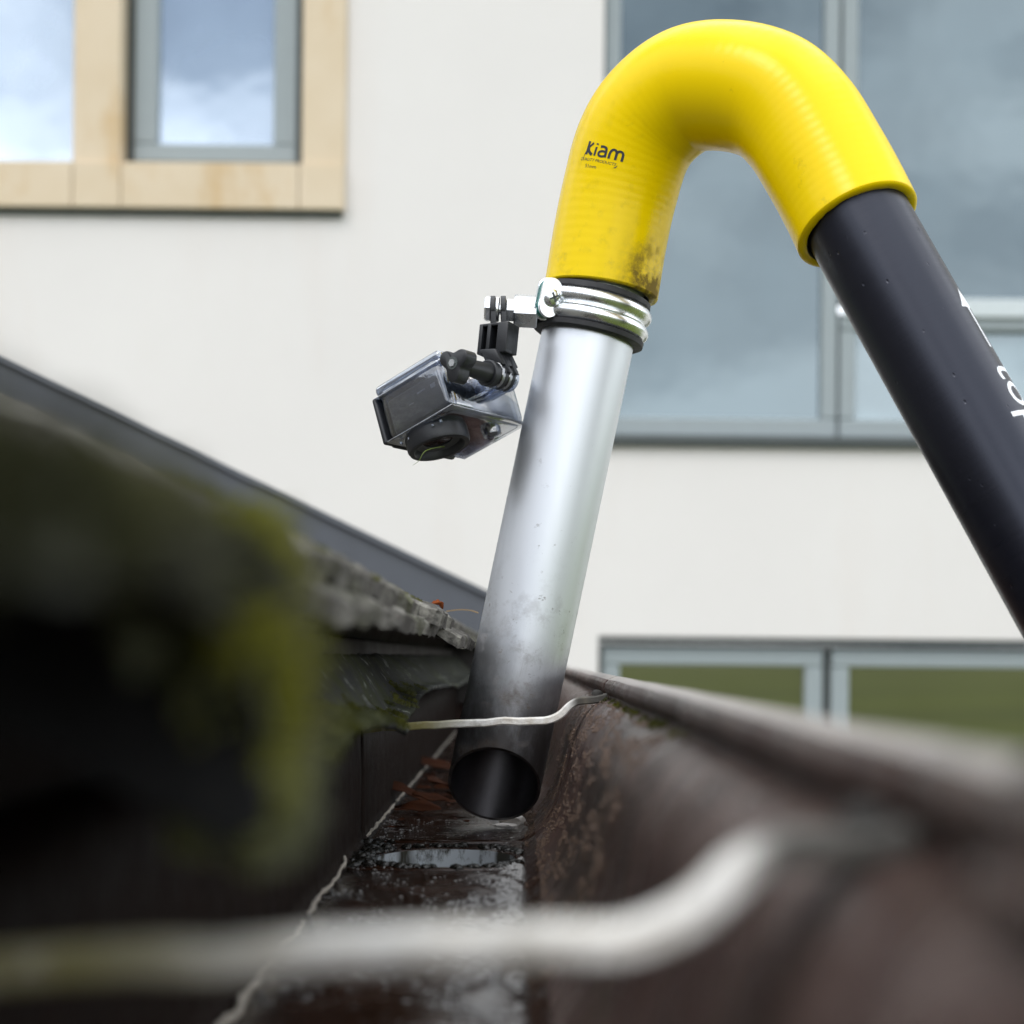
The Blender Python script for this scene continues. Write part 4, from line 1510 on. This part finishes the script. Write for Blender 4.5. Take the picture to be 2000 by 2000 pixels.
# block made of ribs with open slots between
m = MB(); m.box(blk + RB @ Vector((0, 4.0, 0)), (17.5, 6.0, 15.5), RB, bevel=0.6)
for q in (-7.6, -2.6, 5.6):
    wdt = 2.2 if q < 3 else 6.2
    m.box(blk + RB @ Vector((q, -2.2, 0)), (wdt, 7.2, 15.5), RB, bevel=0.4)
m.box(blk + RB @ Vector((0, -2.2, 7.2)), (17.5, 7.0, 1.5), RB, bevel=0.4)
m.box(blk + RB @ Vector((0, -2.2, -7.2)), (17.5, 7.0, 2.0), RB, bevel=0.4)
m.build('arm_block', M['black_plastic'], arm, smooth=35)
for u in (962.5, 983):
    c = Vector((bx_(u), BY, bz + 0.3))
    m = MB()
    m.cyl(c - Vector((1.4, 0, 0)), c + Vector((1.4, 0, 0)), 7.4, seg=36, bevel=0.4)
    m.box(c + Vector((0.4, 0, -6.5)), (2.8, 14.0, 13.5), bevel=0.3)
    m.build('arm_fin', M['black_plastic'], arm, smooth=35)
# lower neck and fins clasping the clear foot
m = MB()
nk0 = blk - up * 7.0
nk1 = pin + up * 6.5
mid = (nk0 + nk1) / 2
RN = Matrix((wv, up.cross(wv).normalized(), (nk0 - nk1).normalized())).transposed()
m.box(mid, (15, 11, (nk0 - nk1).length + 2.5), RN, bevel=1.2)
m.build('arm_neck', M['black_plastic'], arm, smooth=35)
for q in (-3.0, 3.0):
    m = MB()
    m.cyl(pin + wv * (q - 1.4), pin + wv * (q + 1.4), 7.0, seg=36, bevel=0.4)
    m.box(pin + wv * q + up * 6.0, (2.7, 12.0, 11.0), RN, bevel=0.3)
    m.build('arm_fin', M['black_plastic'], arm, smooth=35)
m = MB(); m.cyl(pin - wv * 12.5, pin - wv * 7.6, 7.0, seg=36, bevel=0.6); m.build('arm_boss', M['black_plastic'], arm, smooth=35)

# a blade of grass caught on the lens
g0 = lc + fv * 6.8
m = MB()
bl = spline([g0 + wv * 4 - hv * 1, g0 + wv * 1 + hv * 2 + fv * 1.2, at(832, 880, 800), at(818, 900, 798), at(806, 909, 797)], 6)
m.sweep(bl, [(-0.35, -0.08), (0.35, -0.08), (0.35, 0.08), (-0.35, 0.08)], up=(0, 1, 0), scale=[1.0 - 0.8 * i / (len(bl) - 1) for i in range(len(bl))])
o = m.build('grass_blade', M['grass'], None, base=g0)
tag(o, 'thin green grass blade stuck under the camera lens', 'grass')

# ------------------------------------------------------------------ litter, grit and moss
def leaf(center, ln, wd, ang, tilt, seed, mat='leaf'):
    m = MB()
    n, k = 9, 4
    vs, fs = [], []
    R = Matrix.Rotation(ang, 3, 'Z') @ Matrix.Rotation(tilt, 3, 'Y') @ Matrix.Rotation(0.35, 3, 'X')
    for i in range(n + 1):
        t = i / n
        w_ = wd * math.sin(PI * min(0.97, t * 0.93 + 0.05)) ** 0.8 * (1 + 0.25 * fract((i, seed, 1), 0.8))
        for j in range(k + 1):
            q = j / k * 2 - 1
            z = 2.4 * abs(q) ** 1.5 * w_ / wd + 1.8 * math.sin(t * 3 + seed) + fract((i, j, seed), 0.5) * 1.2
            vs.append(Vector(center) + R @ Vector(((t - 0.5) * ln, q * w_ / 2, z)))
    for i in range(n):
        for j in range(k):
            a = i * (k + 1) + j
            fs.append([a, a + 1, a + k + 2, a + k + 1])
    m.add(vs, fs)
    return m.build('dead_leaf', M[mat], None, base=center, smooth=60, solid=0.35)
LG = 'dead leaves in the gutter bed'
tag(leaf(at(788, 1550, 985), 34, 15, 0.25, 0.3, 1), 'brown dead leaf nearest the pale line in the gutter bed', 'leaf', LG)
tag(leaf(at(822, 1578, 925), 26, 13, -0.4, -0.1, 2), 'curled brown dead leaf lying in front, beside the nozzle mouth', 'leaf', LG)
tag(leaf(at(842, 1556, 960), 24, 10, 0.1, 0.15, 3), 'small rust brown dead leaf touching the nozzle mouth side', 'leaf', LG)
tag(leaf(at(852, 1492, 1270), 46, 22, 0.7, 0.2, 4), 'dark brown dead leaf farthest back behind the nozzle', 'leaf', LG)
tag(leaf(at(862, 1532, 1060), 36, 18, 1.2, 0.3, 5), 'orange brown dead leaf half hidden behind the nozzle', 'leaf', LG)
tag(leaf(at(852, 1187, 812), 9, 4, 0.9, 0.35, 6, 'leaf_orange'), 'tiny orange leaf scrap on the roof tile edge', 'leaf')
m = MB()
for k in range(90):
    y = 840 + 560 * rnd.random()
    x = -76 + 52 * rnd.random() ** 1.5
    if abs(y - 840) < 30 and x > -50: continue
    r_ = 1.2 + 3.2 * rnd.random() ** 2
    a, t_ = rnd.random() * 6.28, rnd.gauss(0, 0.35)
    R_ = Matrix.Rotation(a, 3, 'Z') @ Matrix.Rotation(t_, 3, 'X')
    c = Vector((x, y, FLZ + 1.0 + abs(math.sin(t_)) * r_))
    m.add([c + R_ @ Vector((math.cos(q) * r_ * (1.6 if k % 3 else 2.6) * (0.7 + 0.5 * rnd.random()), math.sin(q) * r_ * 0.7, rnd.gauss(0, 0.3))) for q in [2 * PI * i / 6 for i in range(6)]], [[0, 1, 2, 3, 4, 5]])
tag(m.build('leaf_litter', M['leaf'], None, base=(-60, 1000, FLZ), smooth=0, fix=False), 'brown crumbled leaf litter on the bed behind the nozzle', 'litter', kind='stuff')
# straw behind the tile
m = MB(); st = spline([at(872, 1194, 905), at(895, 1191, 900), at(918, 1192, 895), at(934, 1197, 890)], 5)
m.sweep(st, [(-0.3, -0.3), (0.3, -0.3), (0.3, 0.3), (-0.3, 0.3)])
tag(m.build('straw', M['straw'], None, base=st[0]), 'fine straw lying across the tiles beside the silver tube', 'straw')

def lump(c, r, seed, sq=0.6):
    bm = bmesh.new()
    bmesh.ops.create_icosphere(bm, subdivisions=2, radius=1)
    vs = []
    for p in bm.verts:
        k = 1 + 0.35 * fract(p.co * 1.4 + Vector((seed, seed * 2, 0)), 1.0)
        vs.append(Vector(c) + Vector((p.co.x * r[0] * k, p.co.y * r[1] * k, p.co.z * r[2] * k)))
    bm.verts.index_update()
    fs = [[p.index for p in q.verts] for q in bm.faces]
    bm.free()
    return vs, fs
m = MB(); m.add(*lump(at(1003, 1606, 873) + V(0, 0, 1), (8, 6, 4.2), 3)); m.add(*lump(at(985, 1612, 868), (7, 5, 1.6), 5))
tag(m.build('pale_lump', M['chalk'], None, base=at(1003, 1610, 873)), 'pale chalky crumb in the bed right behind the nozzle mouth', 'debris')
m = MB(); m.add(*lump(at(1050, 1555, 1010), (6, 14, 9), 8))  # added lump: stands in for a bright highlight in the gutter
tag(m.build('pale_lump', M['chalk'], None, base=at(1050, 1565, 1010)), 'pale lump standing in for a highlight on the gutter front right of the nozzle', 'debris')

# scattered grit, too fine to count
def grit():
    m = MB()
    octv = [(1, 0, 0), (-1, 0, 0), (0, 1, 0), (0, -1, 0), (0, 0, 1), (0, 0, -0.4)]
    octf = [[0, 2, 4], [2, 1, 4], [1, 3, 4], [3, 0, 4], [2, 0, 5], [1, 2, 5], [3, 1, 5], [0, 3, 5]]
    n = 0
    def put(x, y, z, r):
        a = rnd.random() * 6.28
        vs = []
        for q in octv:
            k = r * (0.6 + 0.8 * rnd.random())
            vs.append((x + (q[0] * math.cos(a) - q[1] * math.sin(a)) * k, y + (q[0] * math.sin(a) + q[1] * math.cos(a)) * k, z + q[2] * k * 0.6))
        m.add(vs, octf)
    hx, hy, hr = HOLE
    def ok(x, y):
        return math.hypot(x - hx, y - hy) > hr + 2.5
    while n < 2600:       # lime crust by the front side of the bed
        y = 330 + 400 * rnd.random() ** 1.0
        wdt = 26 if y < 560 else max(7, 26 - (y - 560) * 0.13)
        x = 1.0 - abs(rnd.gauss(0, 1)) * wdt * 0.55
        if x < -40 or not ok(x, y): continue
        if mnoise.noise(Vector((x * 0.12, y * 0.05, 2))) < -0.12: continue
        put(x, y, FLZ + 0.1, 0.35 + 0.75 * rnd.random() ** 2); n += 1
    n = 0
    while n < 700:        # specks in the back corner and over the bed
        y = 420 + 480 * rnd.random()
        x = -78 + abs(rnd.gauss(0, 1)) * 13 if rnd.random() < 0.6 else -76 + 74 * rnd.random()
        if x > 0 or not ok(x, y): continue
        if mnoise.noise(Vector((x * 0.08, y * 0.03, 7))) < 0.0: continue
        put(x, y, FLZ + 0.1, 0.3 + 0.6 * rnd.random() ** 2); n += 1
    return m
o = grit().build('grit', M['grit'], None, base=(-35, 560, FLZ), smooth=0, fix=False)
tag(o, 'pale lime grit scattered over the wet gutter bed', 'grit', kind='stuff')
# rusty grains stuck to the front of the gutter
def front_grit():
    m = MB()
    octv = [(1, 0, 0), (-1, 0, 0), (0, 1, 0), (0, -1, 0), (0, 0, 1), (0, 0, -1)]
    octf = [[0, 2, 4], [2, 1, 4], [1, 3, 4], [3, 0, 4], [2, 0, 5], [1, 2, 5], [3, 1, 5], [0, 3, 5]]
    n = 0
    while n < 5200:
        y = 430 + 520 * rnd.random()
        t = rnd.random() * (len(front) - 2)
        i = int(t); f = t - i
        x, z = front[i][0] * (1 - f) + front[i + 1][0] * f, front[i][1] * (1 - f) + front[i + 1][1] * f
        if 780 < y < 794: continue
        if mnoise.noise(Vector((t * 0.35, y * 0.02, 5))) + 0.5 * mnoise.noise(Vector((t * 0.9, y * 0.07, 1))) < 0.02: continue
        r = 0.22 + 0.42 * rnd.random() ** 2
        m.add([(x - 0.1 + q[0] * r * (0.6 + 0.8 * rnd.random()), y + q[1] * r * (0.6 + 0.8 * rnd.random()), z + 0.1 + q[2] * r * (0.6 + 0.8 * rnd.random())) for q in octv], octf)
        n += 1
    return m
M['rust_grit'] = mat_simple('rusty_grains', (0.13, 0.085, 0.06), 0.5, 0.0, 0.5, nscale=260, var=0.85, bump=0.2)
o = front_grit().build('grit', M['rust_grit'], None, base=(25, 700, -60), smooth=0, fix=False)
tag(o, 'rusty brown grains stuck to the inside of the gutter front', 'grit', kind='stuff')
# dark sludge ring round the outlet
def sludge():
    m = MB()
    for k in range(150):
        q = rnd.random() * 2 * PI
        r = HOLE[2] + 3.5 + abs(rnd.gauss(0, 1)) * 4
        x, y = HOLE[0] + math.cos(q) * r, HOLE[1] + math.sin(q) * r
        if x < -78 or x > 0: continue
        s_ = 0.7 + 1.3 * rnd.random()
        m.add(*lump((x, y, FLZ + 0.2), (s_ * 1.6, s_ * 1.6, s_ * 0.8), k))
    for k in range(60):
        x, y = -79 + rnd.random() * 14, 690 + rnd.random() * 100
        if math.hypot(x - HOLE[0], y - HOLE[1]) < HOLE[2] + 3: continue
        s_ = 0.8 + 1.4 * rnd.random()
        m.add(*lump((x, y, FLZ + 0.3), (s_ * 1.6, s_ * 1.6, s_), k + 300))
    return m
M['sludge'] = mat_simple('wet_sludge', (0.010, 0.009, 0.007), 0.25, nscale=300, var=0.5, bump=0.6)
o = sludge().build('sludge', M['sludge'], None, base=(HOLE[0], HOLE[1], FLZ), smooth=40, fix=False)
tag(o, 'black wet sludge round the outlet hole', 'sludge', kind='stuff')

def moss_tuft(m, c, nrm, r, h, n, wd=1.0):
    """a cushion of short blades"""
    nrm = Vector(nrm).normalized()
    a = nrm.cross(Vector((0.3, 0.7, 0.2))).normalized(); b = nrm.cross(a)
    for _ in range(n):
        q = rnd.random() * 2 * PI; rr = r * math.sqrt(rnd.random())
        base = Vector(c) + (a * math.cos(q) + b * math.sin(q)) * rr
        hh = h * (0.5 + 0.7 * rnd.random()) * (1.0 - 0.6 * (rr / r) ** 2)
        d = (nrm + Vector((rnd.gauss(0, .35), rnd.gauss(0, .35), rnd.gauss(0, .35)))).normalized()
        s_ = d.cross(Vector((rnd.random() - .5, rnd.random() - .5, rnd.random() - .5))).normalized() * (0.35 + 0.3 * rnd.random()) * wd
        t = base + d * hh
        m.add([base - s_ - d * 0.8, base + s_ - d * 0.8, t + s_ * 0.5, t - s_ * 0.5], [[0, 1, 2, 3]])
m = MB()
yc = 108.0
for k in range(420):      # over the barrel tile: end rim and crown
    a = PI * rnd.random() ** 1.15
    layer = 0.55 + 0.5 * rnd.random()
    ce = math.copysign(abs(math.cos(a)) ** 0.75, math.cos(a)); se = abs(math.sin(a)) ** 0.8
    on_end = rnd.random() < 0.45
    if on_end:
        hw = 60 + (16 + 27 * min(1.0, math.sin(a) * 1.7)) * layer * 0.95; hh = 27 + 6 * layer
        c = Vector((-27, yc + ce * hw, -22 + se * hh)); nrm = (1, 0.1 * ce, 0.3)
        if ce < -0.3 and rnd.random() < 0.6: continue
        moss_tuft(m, c, nrm, 4.5, 2.5 + 1.5 * rnd.random(), 30)
    else:
        s_ = rnd.random() ** 1.6 * 130
        c = Vector((-27 - ca * s_, yc + ce * (76 + 27 * min(1.0, math.sin(a) * 1.7)), -22 + se * 33 + sa * s_)); nrm = (0.2, ce, se + 0.3)
        moss_tuft(m, c, nrm, 4.5, 2 + 2.5 * rnd.random(), 26)
o = m.build('moss', M['moss'], None, base=(-30, 122, 18), smooth=0, fix=False)
tag(o, 'dark olive moss over the crown of the nearest tile', 'moss', kind='stuff')
m = MB()
for k in range(330):      # brighter moss on the far shoulder and down the far foot of the rim
    a = 0.02 + rnd.random() ** 1.2 * 1.1
    ce, se = math.cos(a) ** 0.75, math.sin(a) ** 0.8
    lay = 0.02 + 0.98 * rnd.random()
    c = Vector((-26.5 - rnd.random() * 12, yc + ce * (61 + (15 + 27 * min(1.0, math.sin(a) * 1.7)) * lay), -22 + se * (27 + 7 * lay)))
    moss_tuft(m, c, (0.9, 0.4, 0.5 * se), 4.0, 2.5 + 2 * rnd.random(), 34, 0.8)
for k in range(30):
    c = Vector((-30 - rnd.random() * 22, 180 + rnd.random() * 36, 9 + rnd.random() * 8))
    moss_tuft(m, c, (0.5, 0.2, 1), 4.5, 3 + 2 * rnd.random(), 40, 0.8)
o = m.build('moss', M['moss_bright'], None, base=(-27, 190, 0), smooth=0, fix=False)
tag(o, 'bright yellow-green moss on the far shoulder of the nearest tile', 'moss', kind='stuff')
m = MB()
for k in range(260):      # along the tile edges and felt
    y = 245 + 620 * rnd.random() ** 1.2
    if rnd.random() < 0.5:
        x = -48 - rnd.random() * 14
        c = Vector((x, y, 26 + (-48 - x) * 0.48)); nrm = (0.2, 0, 1)
        if mnoise.noise(Vector((y * 0.02, 3, 1))) < 0.05: continue
        moss_tuft(m, c, nrm, 3.0, 1.2 + 0.8 * rnd.random(), 46, 0.45)
    else:
        i = min(range(len(ep)), key=lambda q: abs(ep[q].y - y))
        t = 0.35 + 0.62 * rnd.random()
        p = Vector((-84, ep[i].y, 0)).lerp(ep[i], t); p.z += -6 * math.sin(t * PI) + 2
        moss_tuft(m, p, (0.4, 0, 1), 4.5, 1.1 + 0.7 * rnd.random(), 70, 0.4)
for k in range(46):       # green line in the groove under the lip
    y = 420 + 420 * rnd.random()
    moss_tuft(m, (43.5 + rnd.gauss(0, 1.2), y, -21.4), (-0.6, 0, 0.8), 2.0, 0.9, 26, 0.4)
for k in range(240):      # pale growth on the sagging felt edge
    y = 216 + 430 * rnd.random()
    i = min(range(len(ep)), key=lambda q: abs(ep[q].y - y))
    p = ep[i] + Vector((rnd.gauss(-1.5, 1.8), rnd.uniform(-4, 4), 1.6 + rnd.gauss(0, 0.5)))
    moss_tuft(m, p, (0.6, 0, 0.8), 2.6, 0.8 + 0.6 * rnd.random(), 34, 0.4)
o = m.build('moss', M['moss_mid'], None, base=(-50, 500, 0), smooth=0, fix=False)
tag(o, 'thin moss tufts on the tile edges, felt and gutter lip farther back', 'moss', kind='stuff')
